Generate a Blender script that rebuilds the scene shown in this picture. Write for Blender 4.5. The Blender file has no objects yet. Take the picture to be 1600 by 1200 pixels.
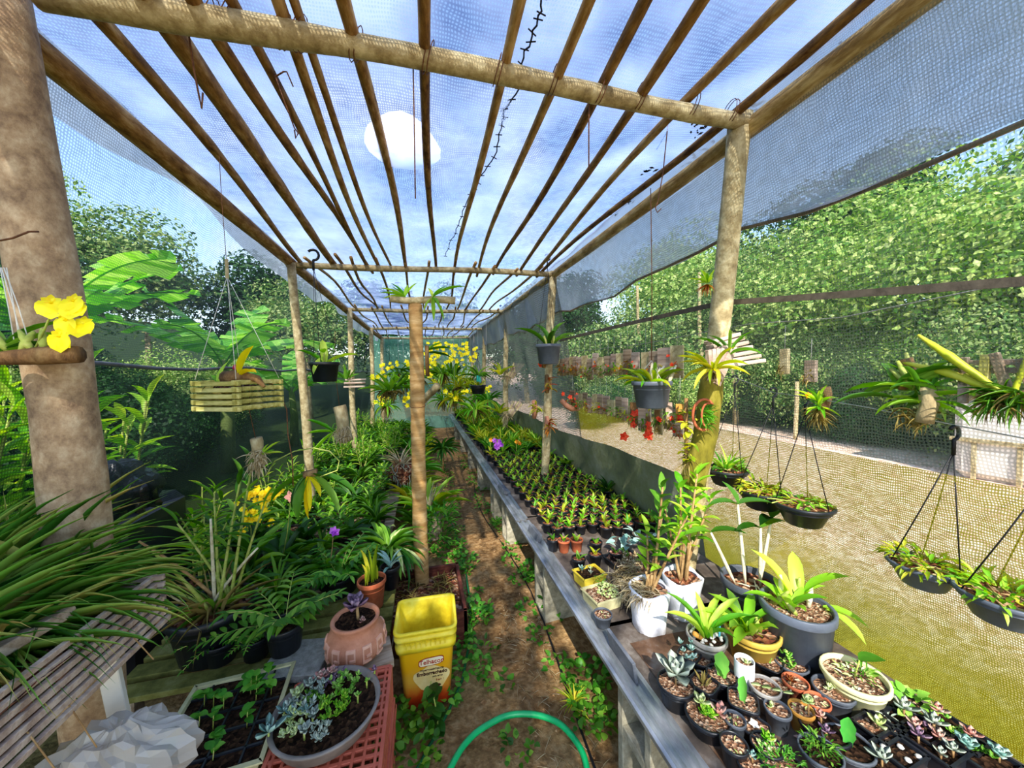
import bpy, math, random
import numpy as np
from mathutils import Matrix, Vector, Quaternion
R = random.Random(11)
U = R.uniform
C = bpy.context.scene.collection
PI = math.pi
# ------------------------------------------------------------------ camera
F = 560.0; H = 1.45
_l = np.array([-140., -17., F]); _cx = -(_l[1]*-60 + F*F)/_l[0]; _c = np.array([_cx, -60., F])
_l /= np.linalg.norm(_l); _c /= np.linalg.norm(_c); _v = np.cross(_l, _c); _v = -_v if _v[1] < 0 else _v
CM = np.array([_c, _l, -_v]).T           # rows: camera right, camera down, camera forward, in world axes
cam_d = bpy.data.cameras.new('camera'); cam = bpy.data.objects.new('camera', cam_d); C.objects.link(cam)
cam_d.sensor_width = 36; cam_d.lens = F/1600*36; cam_d.clip_start = .02; cam_d.clip_end = 400
_r, _d, _f = CM
cam.matrix_world = Matrix(((_r[0], -_d[0], -_f[0], 0), (_r[1], -_d[1], -_f[1], 0), (_r[2], -_d[2], -_f[2], H), (0, 0, 0, 1)))
sc = bpy.context.scene; sc.camera = cam
sc.view_settings.view_transform = 'Standard'; sc.view_settings.look = 'None'
sc.view_settings.gamma = 1; sc.view_settings.use_curve_mapping = False
sc.view_settings.exposure = 0.85
try:
    sc.cycles.transparent_max_bounces = 24; sc.cycles.max_bounces = 7; sc.cycles.diffuse_bounces = 3
    sc.cycles.caustics_reflective = False; sc.cycles.caustics_refractive = False
except Exception: pass
def _ray(px, py): return CM.T @ (np.array([px-800., py-600., F])/F)
def PZ(px, py, z): d = _ray(px, py); return Vector(d*((z-H)/d[2])+np.array([0, 0, H]))
def PX(px, py, x): d = _ray(px, py); return Vector(d*(x/d[0])+np.array([0, 0, H]))
def PY(px, py, y): d = _ray(px, py); return Vector(d*(y/d[1])+np.array([0, 0, H]))
# ------------------------------------------------------------------ sky and sun
w = bpy.data.worlds.new('sky'); sc.world = w; w.use_nodes = True
n = w.node_tree.nodes; lk = w.node_tree.links; n.clear()
wo = n.new('ShaderNodeOutputWorld'); bg = n.new('ShaderNodeBackground'); sky = n.new('ShaderNodeTexSky')
sky.sky_type = 'NISHITA'; sky.sun_disc = False
SUN_DIR = Vector((.22, .74, -.66)).normalized()
sky.sun_elevation = math.asin(-SUN_DIR.z); sky.sun_rotation = math.atan2(-SUN_DIR.x, -SUN_DIR.y)
sky.air_density = 1.1; sky.dust_density = .4; sky.ozone_density = 2.0
tc = n.new('ShaderNodeTexCoord'); nz = n.new('ShaderNodeTexNoise'); nz.inputs['Scale'].default_value = 2.6
nz.inputs['Detail'].default_value = 7; nz.inputs['Roughness'].default_value = .55
cr = n.new('ShaderNodeValToRGB'); cr.color_ramp.elements[0].position = .50; cr.color_ramp.elements[1].position = .72
mx = n.new('ShaderNodeMixRGB'); mx.inputs[2].default_value = (3.3, 3.45, 3.7, 1)
lk.new(tc.outputs['Generated'], nz.inputs['Vector']); lk.new(nz.outputs['Fac'], cr.inputs[0])
lk.new(cr.outputs[0], mx.inputs[0]); lk.new(sky.outputs[0], mx.inputs[1]); lk.new(mx.outputs[0], bg.inputs[0])
bg.inputs[1].default_value = .27; lk.new(bg.outputs[0], wo.inputs[0])
sd = bpy.data.lights.new('sun', 'SUN'); sd.energy = 4.9; sd.angle = .009; sd.color = (1, .95, .86)
so = bpy.data.objects.new('sun', sd); C.objects.link(so); so.rotation_euler = SUN_DIR.to_track_quat('-Z', 'Y').to_euler()
# ------------------------------------------------------------------ materials
ORD = ['first', 'second', 'third', 'fourth', 'fifth', 'sixth', 'seventh', 'eighth', 'ninth', 'tenth', 'eleventh', 'twelfth', 'thirteenth', 'fourteenth', 'fifteenth', 'sixteenth', 'seventeenth', 'eighteenth', 'nineteenth', 'twentieth']
ORD += ['twenty-'+q for q in ORD[:9]]+['thirtieth']+['thirty-'+q for q in ORD[:9]]
MATS = {}
def _ramp(nt, fac, cols):
    r = nt.nodes.new('ShaderNodeValToRGB'); e = r.color_ramp.elements
    while len(e) < len(cols): e.new(.5)
    for i, c in enumerate(cols): e[i].position = i/(len(cols)-1); e[i].color = (*c, 1)
    nt.links.new(fac, r.inputs[0]); return r.outputs[0]
def hx(s): return tuple(((int(s[i:i+2], 16)/255)**2.2) for i in (0, 2, 4))
def pm(name, cols, scale=8, stretch=(1, 1, 1), rough=.7, bump=.3, spec=.3, detail=5, trans=0, rnd=0, metal=0, vor=False, bdist=.01, alpha=1, coord='Object'):
    m = bpy.data.materials.new(name); m.use_nodes = True; nt = m.node_tree; N = nt.nodes; L = nt.links
    p = N['Principled BSDF']; cols = [hx(c) if isinstance(c, str) else c for c in cols]
    tc = N.new('ShaderNodeTexCoord'); mp = N.new('ShaderNodeMapping'); mp.inputs['Scale'].default_value = stretch
    L.new(tc.outputs[coord], mp.inputs[0])
    if vor:
        t = N.new('ShaderNodeTexVoronoi'); t.inputs['Scale'].default_value = scale; s = N.new('ShaderNodeSeparateColor')
        L.new(mp.outputs[0], t.inputs['Vector']); L.new(t.outputs['Color'], s.inputs[0]); fac = s.outputs[0]; bf = t.outputs['Distance']
    else:
        t = N.new('ShaderNodeTexNoise'); t.inputs['Scale'].default_value = scale; t.inputs['Detail'].default_value = detail; t.inputs['Roughness'].default_value = .7
        L.new(mp.outputs[0], t.inputs['Vector'])
        mr = N.new('ShaderNodeMapRange'); mr.inputs[1].default_value = .3; mr.inputs[2].default_value = .7
        L.new(t.outputs['Fac'], mr.inputs[0]); fac = mr.outputs[0]; bf = t.outputs['Fac']
    if rnd:
        oi = N.new('ShaderNodeObjectInfo'); a = N.new('ShaderNodeMath'); a.operation = 'MULTIPLY_ADD'; a.inputs[1].default_value = rnd; a.inputs[2].default_value = -rnd/2
        L.new(oi.outputs['Random'], a.inputs[0]); b = N.new('ShaderNodeMath'); b.operation = 'ADD'; b.use_clamp = True
        L.new(a.outputs[0], b.inputs[0]); L.new(fac, b.inputs[1]); fac = b.outputs[0]
    L.new(_ramp(nt, fac, cols), p.inputs['Base Color'])
    p.inputs['Roughness'].default_value = rough; p.inputs['Specular IOR Level'].default_value = spec; p.inputs['Metallic'].default_value = metal
    if bump:
        b = N.new('ShaderNodeBump'); b.inputs['Strength'].default_value = bump; b.inputs['Distance'].default_value = bdist
        L.new(bf, b.inputs['Height']); L.new(b.outputs[0], p.inputs['Normal'])
    if alpha < 1: p.inputs['Alpha'].default_value = alpha
    MATS[name] = m; return m
def leafm(name, cols, trans=.4, rough=.42, noise=.35, spec=.35, hue=.485):
    m = bpy.data.materials.new(name); m.use_nodes = True; nt = m.node_tree; N = nt.nodes; L = nt.links
    p = N['Principled BSDF']; cols = [hx(c) for c in cols]
    g = N.new('ShaderNodeNewGeometry'); oi = N.new('ShaderNodeObjectInfo'); a = N.new('ShaderNodeMath'); a.operation = 'ADD'
    L.new(g.outputs['Random Per Island'], a.inputs[0]); L.new(oi.outputs['Random'], a.inputs[1])
    fr = N.new('ShaderNodeMath'); fr.operation = 'FRACT'; L.new(a.outputs[0], fr.inputs[0])
    tc = N.new('ShaderNodeTexCoord'); t = N.new('ShaderNodeTexNoise'); t.inputs['Scale'].default_value = 3; L.new(tc.outputs['Object'], t.inputs['Vector'])
    ma = N.new('ShaderNodeMath'); ma.operation = 'MULTIPLY_ADD'; ma.inputs[1].default_value = noise; L.new(t.outputs['Fac'], ma.inputs[0]); L.new(fr.outputs[0], ma.inputs[2])
    s = N.new('ShaderNodeMath'); s.operation = 'SUBTRACT'; s.use_clamp = True; s.inputs[1].default_value = noise/2; L.new(ma.outputs[0], s.inputs[0])
    col = _ramp(nt, s.outputs[0], cols); L.new(col, p.inputs['Base Color']); p.inputs['Roughness'].default_value = rough; p.inputs['Specular IOR Level'].default_value = spec
    tr = N.new('ShaderNodeBsdfTranslucent'); hs = N.new('ShaderNodeHueSaturation'); hs.inputs['Hue'].default_value = hue; hs.inputs['Value'].default_value = 1.5; hs.inputs['Saturation'].default_value = 1.1
    L.new(col, hs.inputs['Color']); L.new(hs.outputs[0], tr.inputs[0])
    mx = N.new('ShaderNodeMixShader'); mx.inputs[0].default_value = trans; L.new(p.outputs[0], mx.inputs[1]); L.new(tr.outputs[0], mx.inputs[2])
    L.new(mx.outputs[0], N['Material Output'].inputs[0]); MATS[name] = m; return m
def netm(name, c1, c2, a0, a1, pu, pv, translu=.5, dirt=.35, dirt_scale=1.2, dv=None, contrast=1.0):
    """knitted shade cloth: uv in metres, a0 cover between the threads, a1 cover on the threads"""
    m = bpy.data.materials.new(name); m.use_nodes = True; nt = m.node_tree; N = nt.nodes; L = nt.links
    N.remove(N['Principled BSDF'])
    uv = N.new('ShaderNodeUVMap'); sp = N.new('ShaderNodeSeparateXYZ'); L.new(uv.outputs[0], sp.inputs[0])
    def M(op, a, b=None, clamp=False):
        q = N.new('ShaderNodeMath'); q.operation = op; q.use_clamp = clamp
        for i, x in enumerate((a, b)):
            if x is None: continue
            if isinstance(x, (int, float)): q.inputs[i].default_value = x
            else: L.new(x, q.inputs[i])
        return q.outputs[0]
    t0 = N.new('ShaderNodeTexNoise'); t0.inputs['Scale'].default_value = 9; L.new(uv.outputs[0], t0.inputs['Vector'])
    wob = M('MULTIPLY', t0.outputs['Fac'], .035)
    su = M('SINE', M('MULTIPLY', M('ADD', sp.outputs[0], wob), 2*PI/pu)); sv = M('SINE', M('MULTIPLY', M('ADD', sp.outputs[1], wob), 2*PI/pv))
    hole = M('MULTIPLY', M('ADD', M('MULTIPLY', su, .5), .5), M('ADD', M('MULTIPLY', sv, .5), .5))
    hole = M('MULTIPLY', M('SUBTRACT', hole, .12), 2.2*contrast, True)
    al = M('ADD', M('MULTIPLY', hole, a0-a1), a1)
    t = N.new('ShaderNodeTexNoise'); t.inputs['Scale'].default_value = dirt_scale; t.inputs['Detail'].default_value = 6; L.new(uv.outputs[0], t.inputs['Vector'])
    fn = N.new('ShaderNodeTexNoise'); fn.inputs['Scale'].default_value = 28; fn.inputs['Detail'].default_value = 4; L.new(uv.outputs[0], fn.inputs['Vector'])
    al = M('ADD', al, M('MULTIPLY', M('SUBTRACT', fn.outputs['Fac'], .5), dirt*.8))
    al = M('ADD', al, M('MULTIPLY', M('SUBTRACT', t.outputs['Fac'], .5), dirt), True)
    mr = N.new('ShaderNodeMapRange'); mr.inputs[1].default_value = .35; mr.inputs[2].default_value = .65; L.new(t.outputs['Fac'], mr.inputs[0]); f = mr.outputs[0]
    if dv: # colour change down the cloth (algae near the ground): dv=(top v, bottom v)
        m2 = N.new('ShaderNodeMapRange'); m2.inputs[1].default_value = dv[0]; m2.inputs[2].default_value = dv[1]; L.new(sp.outputs[1], m2.inputs[0])
        f = M('ADD', m2.outputs[0], M('MULTIPLY', M('SUBTRACT', t.outputs['Fac'], .5), 1.2), True)
    col = _ramp(nt, f, [hx(c1), hx(c2)])
    df = N.new('ShaderNodeBsdfDiffuse'); tl = N.new('ShaderNodeBsdfTranslucent'); L.new(col, df.inputs[0]); L.new(col, tl.inputs[0])
    m1 = N.new('ShaderNodeMixShader'); m1.inputs[0].default_value = translu; L.new(df.outputs[0], m1.inputs[1]); L.new(tl.outputs[0], m1.inputs[2])
    tp = N.new('ShaderNodeBsdfTransparent'); m3 = N.new('ShaderNodeMixShader'); L.new(al, m3.inputs[0]); L.new(tp.outputs[0], m3.inputs[1]); L.new(m1.outputs[0], m3.inputs[2])
    L.new(m3.outputs[0], N['Material Output'].inputs[0]); MATS[name] = m; return m
pole_m = pm('pole_wood', ['5f4526', 'a08454', 'd4bc88'], 12, (3, 3, .7), .75, .35, rnd=.3)
rafter_m = pm('rafter_wood', ['4c3018', '96703f', 'cbab78'], 11, (3, 3, .8), .75, .35, rnd=.5)
pale_m = pm('pale_wood', ['6e5c3c', 'a99870', 'd8cca4'], 16, (1.5, 1.5, 1.4), .75, .5, rnd=.2, detail=9)
grey_wood = pm('weathered_wood', ['5d4a38', '94806a', 'b9a892'], 10, (.35, 3, 3), .8, .5, rnd=.4)
pink_wood = pm('dry_slat_wood', ['7d6655', 'ab9484', 'cbb8a6'], 10, (.3, 3, 3), .8, .5, rnd=.3)
bark_m = pm('bark', ['3d2a18', '7a5a38', 'a58657'], 18, (1, 1, .4), .9, .9, rnd=.2)
moss_m = pm('mossy_wood', ['4d4712', '7d7426', 'a89a48'], 7, (1.5, 1.5, .6), .85, .5)
olive_slat = pm('mossy_slat', ['6f6a2c', 'b0a95a', 'd8d08a'], 12, (.5, 3, 3), .85, .4, rnd=.4)
grey_bark = pm('lichen_bark', ['6a5a3e', 'a08f6a', 'ccc4a0'], 12, (1, 1, .5), .9, .8)
soil_m = pm('soil', ['17100b', '2f2118', '4a3626'], 90, rough=.95, bump=.9, spec=.1, vor=True)
chip_m = pm('bark_chips', ['34180f', '6a3826', '96603e', 'b0957a'], 55, rough=.9, bump=.9, vor=True, bdist=.02)
grit_m = pm('gritty_soil', ['3f2618', '6e4a34', 'a07c60', 'c4aa90'], 130, rough=.95, bump=.8, vor=True)
black_p = pm('black_plastic', ['14161b', '20242b'], 20, rough=.38, bump=.05, spec=.5)
grey_p = pm('faded_grey_plastic', ['3b3f47', '5d636c'], 12, rough=.5, bump=.1, spec=.4)
clear_p = pm('cloudy_plastic', ['7a7672', 'a29d98'], 20, rough=.35, bump=.1, spec=.5)
blue_grey_p = pm('blue_grey_plastic', ['454b58', '606875'], 8, rough=.45, bump=.05, spec=.45)
white_p = pm('white_plastic', ['cfcfd4', 'f2f2f4'], 5, rough=.4, bump=.05)
white_bag = pm('white_sack', ['c9cad6', 'e6e6ee', 'f4f4f8'], 6, rough=.75, bump=.5, bdist=.02)
ochre_p = pm('ochre_pot', ['b48a2e', 'd8b65a'], 4, rough=.5, bump=.1)
cream_p = pm('cream_pot', ['cfc98a', 'ece6b8'], 5, rough=.5, bump=.1)
cream_t = pm('cream_tray', ['9a946a', 'cfc89a'], 9, rough=.6, bump=.15)
terra = pm('terracotta', ['97452a', 'c4714c'], 14, rough=.85, bump=.25)
terra2 = pm('pale_terracotta', ['a0654a', 'c98e72'], 10, rough=.85, bump=.25)
mustard = pm('mustard_pot', ['b5772c', 'd39c4c'], 9, rough=.7, bump=.2)
coral = pm('coral_plastic', ['a04a38', 'c86a54'], 5, rough=.5, bump=.08)
yellow_t = pm('yellow_tray', ['b59a20', 'e3cf50'], 9, rough=.5, bump=.1)
concrete = pm('concrete', ['6f6b5c', '98927e', 'bdb6a2'], 22, rough=.95, bump=.7, detail=8)
block_m = pm('cinder_block', ['6d6c66', '8f8e88', 'a8a7a0'], 40, rough=.95, bump=.9, detail=8)
slate_m = pm('slate_slab', ['3d4046', '5c6068', '7c8086'], 9, rough=.6, bump=.3, spec=.4)
bench_m = pm('bench_sheet', ['2c2622', '5a5048', '8b857e'], 5, rough=.75, bump=.35, detail=9)
metal_m = pm('grey_metal', ['6a6e72', 'a2a6aa', 'c8cccf'], 14, (1, .3, 1), .38, .15, .5, metal=.7)
rust_wire = pm('rusty_wire', ['4a2c18', '80563a'], 40, rough=.7, bump=.2)
grey_wire = pm('grey_wire', ['8a8a86', 'b8b8b0'], 40, rough=.6, bump=0)
dark_wire = pm('black_wire', ['101012', '1e1e22'], 40, rough=.5, bump=0)
string_m = pm('white_string', ['c8c4b8', 'eeeae0'], 40, rough=.8, bump=0)
hose_d = pm('dark_green_hose', ['0a4a2c', '10703f'], 6, rough=.35, bump=0, spec=.5)
hose_l = pm('bright_green_hose', ['0c9a55', '16b869'], 6, rough=.3, bump=0, spec=.5)
tarp_m = pm('grey_green_tarp', ['4c5148', '72785a', '8b8f84'], 2.2, rough=.75, bump=.5, detail=7, bdist=.03)
blackbag_m = pm('black_sheet', ['0d0d10', '24242a'], 4, rough=.25, bump=.8, spec=.6, bdist=.04)
white_wall = pm('whitewash', ['cfc8bc', 'f4efe6'], 3, rough=.9, bump=.2)
brown_top = pm('brown_tile', ['5d3f2a', '8d6a4a'], 7, rough=.9, bump=.4)
moss_slab = pm('mossy_plank', ['3c4218', '6b6a34', '8a8a58'], 8, rough=.9, bump=.4)
redbox_m = pm('dark_red_wood', ['2a120d', '552a20', '7a4a38'], 9, (1, 1, 3), .8, .4)
G_mid = leafm('leaf_mid_green', ['2a5414', '4f8a24', '8ab842'])
G_bright = leafm('leaf_bright_green', ['4a9a1c', '8cc832', 'c8e05a'], .45)
G_deep = leafm('leaf_deep_green', ['1c4014', '2f6020', '50822f'], .35)
G_yel = leafm('leaf_yellow_green', ['6a8f1c', 'a8b82c', 'd8cc48'], .45)
G_grass = leafm('grass_blade', ['2a5a20', '437a2c', '5f9438', '78a448', 'a0b85c', 'c4b468'], .35)
G_fern = leafm('fern_green', ['2c6a1a', '509a2c', '84c048'], .4)
G_red = leafm('reddish_leaf', ['8a3a20', 'b86a30', '8a9a34', 'c8503a'], .4)
G_blue = leafm('blue_green_succulent', ['5f8a80', '8fb4a8', 'b4ccc0'], .1, .6)
G_grey = leafm('grey_green_succulent', ['7c8c7c', 'a4b0a0', 'c0c8b4'], .08, .6)
G_pink = leafm('pink_succulent', ['a8685e', 'd09a8c', 'c8b09c'], .1, .55)
G_purp = leafm('purple_succulent', ['5a4860', '8a6a80', 'a890a0'], .1, .5)
G_sed = leafm('sedum_green', ['5a9a2c', '8cc048', 'b8d870'], .15, .5)
G_pale = leafm('pale_sedum', ['9ab05a', 'c8d890', 'e0e8b8'], .15, .5)
G_cact = leafm('flat_cactus', ['3f9a3c', '6cb84c', '9ccc5c'], .2, .45)
G_dry = leafm('dry_straw', ['a08a60', 'c8b890', 'e0d4b8'], .2, .8)
G_root = leafm('moss_fibre', ['4a3a20', '8a7a40', 'b0a060'], .2, .9)
G_for1 = leafm('forest_leaf_bright', ['3a6a24', '6f9a3e', 'a3bf62', 'cbd88c'], .35, .6)
G_for2 = leafm('forest_leaf_mid', ['264a1e', '4f7a38', '86a058', 'b4c080'], .35, .6)
G_for3 = leafm('forest_leaf_silver', ['5f8560', '9ab592', 'c4d2b6', 'e4ecd8'], .3, .5)
G_for4 = leafm('forest_leaf_dark', ['14301a', '234a24', '3d6a30'], .3, .6)
G_ban = leafm('banana_leaf', ['3f8a2c', '74bc44', 'a8dc68'], .5, .35)
G_stripe = leafm('striped_leaf', ['2a6a2c', '4a9040', 'd8e098'], .35)
FL_yel = leafm('yellow_flower', ['f4d800', 'fff000', 'fff840'], .35, .6, hue=.5)
FL_gold = leafm('golden_flower', ['e8c000', 'ffe000', 'fff030'], .35, .6, hue=.5)
FL_pur = leafm('purple_flower', ['9a3ac0', 'c060d8', 'd890e8'], .35, .6, hue=.5)
FL_red = leafm('red_flower', ['d02010', 'f04a28', 'ff6a40'], .3, .6, hue=.5)
FL_or = leafm('orange_flower', ['e07010', 'f0a020', 'ffc030'], .3, .6, hue=.5)
white_flower = leafm('white_petal', ['e8e4d8', 'fffdf4'], .3, .7)
cane_g = pm('green_cane', ['6a7a2c', '9aa84c', 'b8b470'], 14, (1, 1, 2), .6, .1)
cane_p = pm('pale_cane', ['b0a078', 'd8ccaa', 'e8e0c8'], 14, (1, 1, 2), .6, .15)
cane_b = pm('brown_stem', ['6a4a2c', '9a7a50', 'b89a70'], 14, (1, 1, 2), .7, .15)
net_roof = netm('roof_shade_net', '4e5e86', 'a4b4d4', .44, .90, .0085, .0125, .66, dirt=.75, dirt_scale=2.4)
net_val = netm('valance_net', '8c98ac', 'bcc6d4', .62, .90, .0045, .007, .7, dirt_scale=2.0)
net_l = netm('left_net', '2a3036', '4a545c', .12, .55, .008, .010, .4, dirt_scale=1.4)
net_l2 = netm('left_lower_net', '1a2420', '34403a', .30, .70, .008, .010, .4, dirt_scale=1.4)
net_r = netm('right_net', '4a5450', '76806c', .06, .48, .008, .010, .45, dirt_scale=1.6)
net_ry = netm('right_lower_net', 'a39a48', 'b8a610', .30, .92, .005, .0075, .35, dirt_scale=1.6, dv=(.6, 1.7))
net_far = netm('far_net', '5c625e', '858a7c', .45, .9, .02, .02, .45, dirt_scale=2)
net_back = netm('back_net', '4f8a7a', '8ab8a0', .6, .95, .02, .02, .5, dirt_scale=1)
# ------------------------------------------------------------------ mesh builder
class MB:
    def __init__(s): s.v = []; s.f = []
    def add(s, vs, fs):
        o = len(s.v); s.v += [tuple(p) for p in vs]; s.f += [tuple(i+o for i in q) for q in fs]; return s
    def box(s, c, d, rz=0, M=None):
        x, y, z = d[0]/2, d[1]/2, d[2]/2; ca, sa = math.cos(rz), math.sin(rz)
        b = min(x, y, z)*.18; vs = []
        # chamfered box: 24 vertices
        T = []
        for sx in (-1, 1):
            for sy in (-1, 1):
                for sz in (-1, 1):
                    T.append(((sx*x, sy*(y-b), sz*(z-b)), (sx*(x-b), sy*y, sz*(z-b)), (sx*(x-b), sy*(y-b), sz*z)))
        for t in T:
            for p in t:
                q = Vector((p[0]*ca-p[1]*sa, p[0]*sa+p[1]*ca, p[2]))
                if M is not None: q = M @ q
                vs.append(q+Vector(c))
        g = lambda sx, sy, sz, k: ((sx > 0)*4+(sy > 0)*2+(sz > 0))*3+k
        fs = []
        for sx in (-1, 1): fs.append([g(sx, -1, -1, 0), g(sx, 1, -1, 0), g(sx, 1, 1, 0), g(sx, -1, 1, 0)][::sx])
        for sy in (-1, 1): fs.append([g(-1, sy, -1, 1), g(1, sy, -1, 1), g(1, sy, 1, 1), g(-1, sy, 1, 1)][::-sy])
        for sz in (-1, 1): fs.append([g(-1, -1, sz, 2), g(1, -1, sz, 2), g(1, 1, sz, 2), g(-1, 1, sz, 2)][::sz])
        for sx in (-1, 1):
            for sy in (-1, 1): fs.append([g(sx, sy, -1, 0), g(sx, sy, 1, 0), g(sx, sy, 1, 1), g(sx, sy, -1, 1)][::-sx*sy])
            for sz in (-1, 1): fs.append([g(sx, -1, sz, 0), g(sx, 1, sz, 0), g(sx, 1, sz, 2), g(sx, -1, sz, 2)][::sx*sz])
        for sy in (-1, 1):
            for sz in (-1, 1): fs.append([g(-1, sy, sz, 1), g(1, sy, sz, 1), g(1, sy, sz, 2), g(-1, sy, sz, 2)][::-sy*sz])
        for sx in (-1, 1):
            for sy in (-1, 1):
                for sz in (-1, 1): fs.append([g(sx, sy, sz, 0), g(sx, sy, sz, 1), g(sx, sy, sz, 2)][::sx*sy*sz])
        return s.add(vs, fs)
    def tube(s, pts, r, seg=8, caps=True):
        pts = [Vector(p) for p in pts]; k = len(pts); rs = r if hasattr(r, '__len__') else [r]*k
        t0 = (pts[1]-pts[0]).normalized(); up = Vector((0, 0, 1)) if abs(t0.z) < .9 else Vector((1, 0, 0)); nrm = t0.cross(up).normalized(); vs = []; pt = t0
        for i, p in enumerate(pts):
            t = (pts[min(i+1, k-1)]-pts[max(i-1, 0)]).normalized(); nrm = (pt.rotation_difference(t) @ nrm).normalized(); pt = t; b = t.cross(nrm)
            for j in range(seg): a = 2*PI*j/seg; vs.append(p+(nrm*math.cos(a)+b*math.sin(a))*rs[i])
        fs = [(i*seg+j, i*seg+(j+1) % seg, (i+1)*seg+(j+1) % seg, (i+1)*seg+j) for i in range(k-1) for j in range(seg)]
        if caps: fs += [tuple(range(seg))[::-1], tuple((k-1)*seg+j for j in range(seg))]
        return s.add(vs, fs)
    def lathe(s, prof, seg=24, c=(0, 0, 0), sq=0, wob=0):
        vs = []
        for (r, z) in prof:
            for j in range(seg):
                a = 2*PI*j/seg; q = 1
                if sq: q = (abs(math.cos(a))**sq+abs(math.sin(a))**sq)**(-1/sq)
                q *= 1+wob*math.sin(3*a+1)
                vs.append((c[0]+r*q*math.cos(a), c[1]+r*q*math.sin(a), c[2]+z))
        fs = [(i*seg+j, i*seg+(j+1) % seg, (i+1)*seg+(j+1) % seg, (i+1)*seg+j) for i in range(len(prof)-1) for j in range(seg)]
        return s.add(vs, fs)
    def disc(s, r, z, seg=18, rings=3, bump=.004, sq=0, c=(0, 0), sy=1):
        vs = [(c[0], c[1], z+U(0, bump))]
        for k in range(1, rings+1):
            for j in range(seg):
                a = 2*PI*j/seg; q = (abs(math.cos(a))**sq+abs(math.sin(a))**sq)**(-1/sq) if sq else 1
                vs.append((c[0]+r*k/rings*q*math.cos(a), c[1]+r*k/rings*q*math.sin(a)*sy, z+U(-bump, bump)))
        fs = [(0, 1+j, 1+(j+1) % seg) for j in range(seg)]
        fs += [(1+(k-1)*seg+j, 1+k*seg+j, 1+k*seg+(j+1) % seg, 1+(k-1)*seg+(j+1) % seg) for k in range(1, rings) for j in range(seg)]
        return s.add(vs, fs)
    def mesh(s, name, m, smooth=True):
        me = bpy.data.meshes.new(name); me.from_pydata(s.v, [], s.f)
        if m: me.materials.append(m)
        if smooth: me.polygons.foreach_set('use_smooth', [True]*len(me.polygons))
        return me
def ob(name, data, parent=None, loc=(0, 0, 0), rot=(0, 0, 0), M=None):
    o = bpy.data.objects.new(name, data); C.objects.link(o); o.parent = parent
    if M is not None: o.matrix_basis = M
    else: o.location = loc; o.rotation_euler = rot
    return o
def part(name, mb, m, parent=None, smooth=True, **k): return ob(name, mb.mesh(name, m, smooth), parent, **k)
USED = {}
def tag(o, label, cat, group=None, kind=None):
    o['label'] = label; o['category'] = cat
    if group: o['group'] = group
    if kind: o['kind'] = kind
    USED[label] = USED.get(label, 0)+1
    return o
def T(name, label, cat, loc=(0, 0, 0), rz=0, group=None): return tag(ob(name, None, None, loc, (0, 0, rz)), label, cat, group)
def struct(o): o['kind'] = 'structure'; return o
def copy_tree(o, loc=None, rz=None, label=None, scale=None, parent=None):
    c = o.copy(); C.objects.link(c)
    if parent is not None: c.parent = parent
    for ch in o.children: copy_tree(ch, parent=c)
    if loc is not None: c.location = loc
    if rz is not None: c.rotation_euler = (0, 0, rz)
    if scale is not None: c.scale = (scale,)*3
    if label: c['label'] = label
    return c
# ------------------------------------------------------------------ leaves
def _w(kind, t):
    if kind == 'lance': return max(0, math.sin(PI*min(1, t*.98+.02)))**.75*(1-.35*t)+.03
    if kind == 'strap': return (.35+.65*min(1, t*4))*(1 if t < .6 else max(.02, max(0, math.cos((t-.6)/.4*PI/2))**.7))
    if kind == 'grass': return (.7+.3*min(1, t*5))*max(0, 1-t**1.6)+.02
    if kind == 'ovate': return max(0, math.sin(PI*min(1, t**.75*.97+.03)))**.7+.02
    if kind == 'paddle': return (.45+.55*min(1, t*2.2))*(1 if t < .7 else max(.1, max(0, math.cos((t-.7)/.3*PI/2))**.6))*(1+.1*math.sin(t*19))
    if kind == 'succ': return .35+.65*max(0, math.sin(PI*min(1, t**1.3)))**.8 if t < .97 else .06
    return 1
CAN = {}
def canon(kind, curl, fold=.18, seg=6):
    key = (kind, curl, fold, seg)
    if key in CAN: return CAN[key]
    x = z = 0; vs = []; fs = []; thick = kind == 'succ'
    for i in range(seg+1):
        t = i/seg; a = -curl*t*1.15+curl*.15; wd = _w(kind, t)/2
        if i: x += math.cos(a)/seg; z += math.sin(a)/seg
        n = (-math.sin(a), math.cos(a)); fz = abs(wd)*fold
        vs += [(x, -wd, z+fz), (x-n[0]*0, 0, z), (x, wd, z+fz)]
        if thick: vs += [(x-n[0]*.12*_w(kind, t), 0, z-.12*_w(kind, t))]
    k = 4 if thick else 3
    for i in range(seg):
        a, b = i*k, (i+1)*k; fs += [(a, b, b+1, a+1), (a+1, b+1, b+2, a+2)]
        if thick: fs += [(a+3, b+3, b, a), (a+2, b+2, b+3, a+3)]
    if thick: fs += [(seg*k, seg*k+3, seg*k+2, seg*k+1)]
    CAN[key] = (np.array(vs, float), fs); return CAN[key]
LM = {}
def lmesh(kind, curl, m, fold=.18, seg=6):
    key = (kind, curl, m.name, fold, seg)
    if key not in LM:
        v, f = canon(kind, curl, fold, seg); mb = MB(); mb.add(v, f); LM[key] = mb.mesh('leaf', m)
    return LM[key]
def lmat(base, az, el, L, W, roll=0):
    return Matrix.Translation(base) @ Matrix.Rotation(az, 4, 'Z') @ Matrix.Rotation(-el, 4, 'Y') @ Matrix.Rotation(roll, 4, 'X') @ Matrix.Diagonal((L, W, L, 1))
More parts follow.
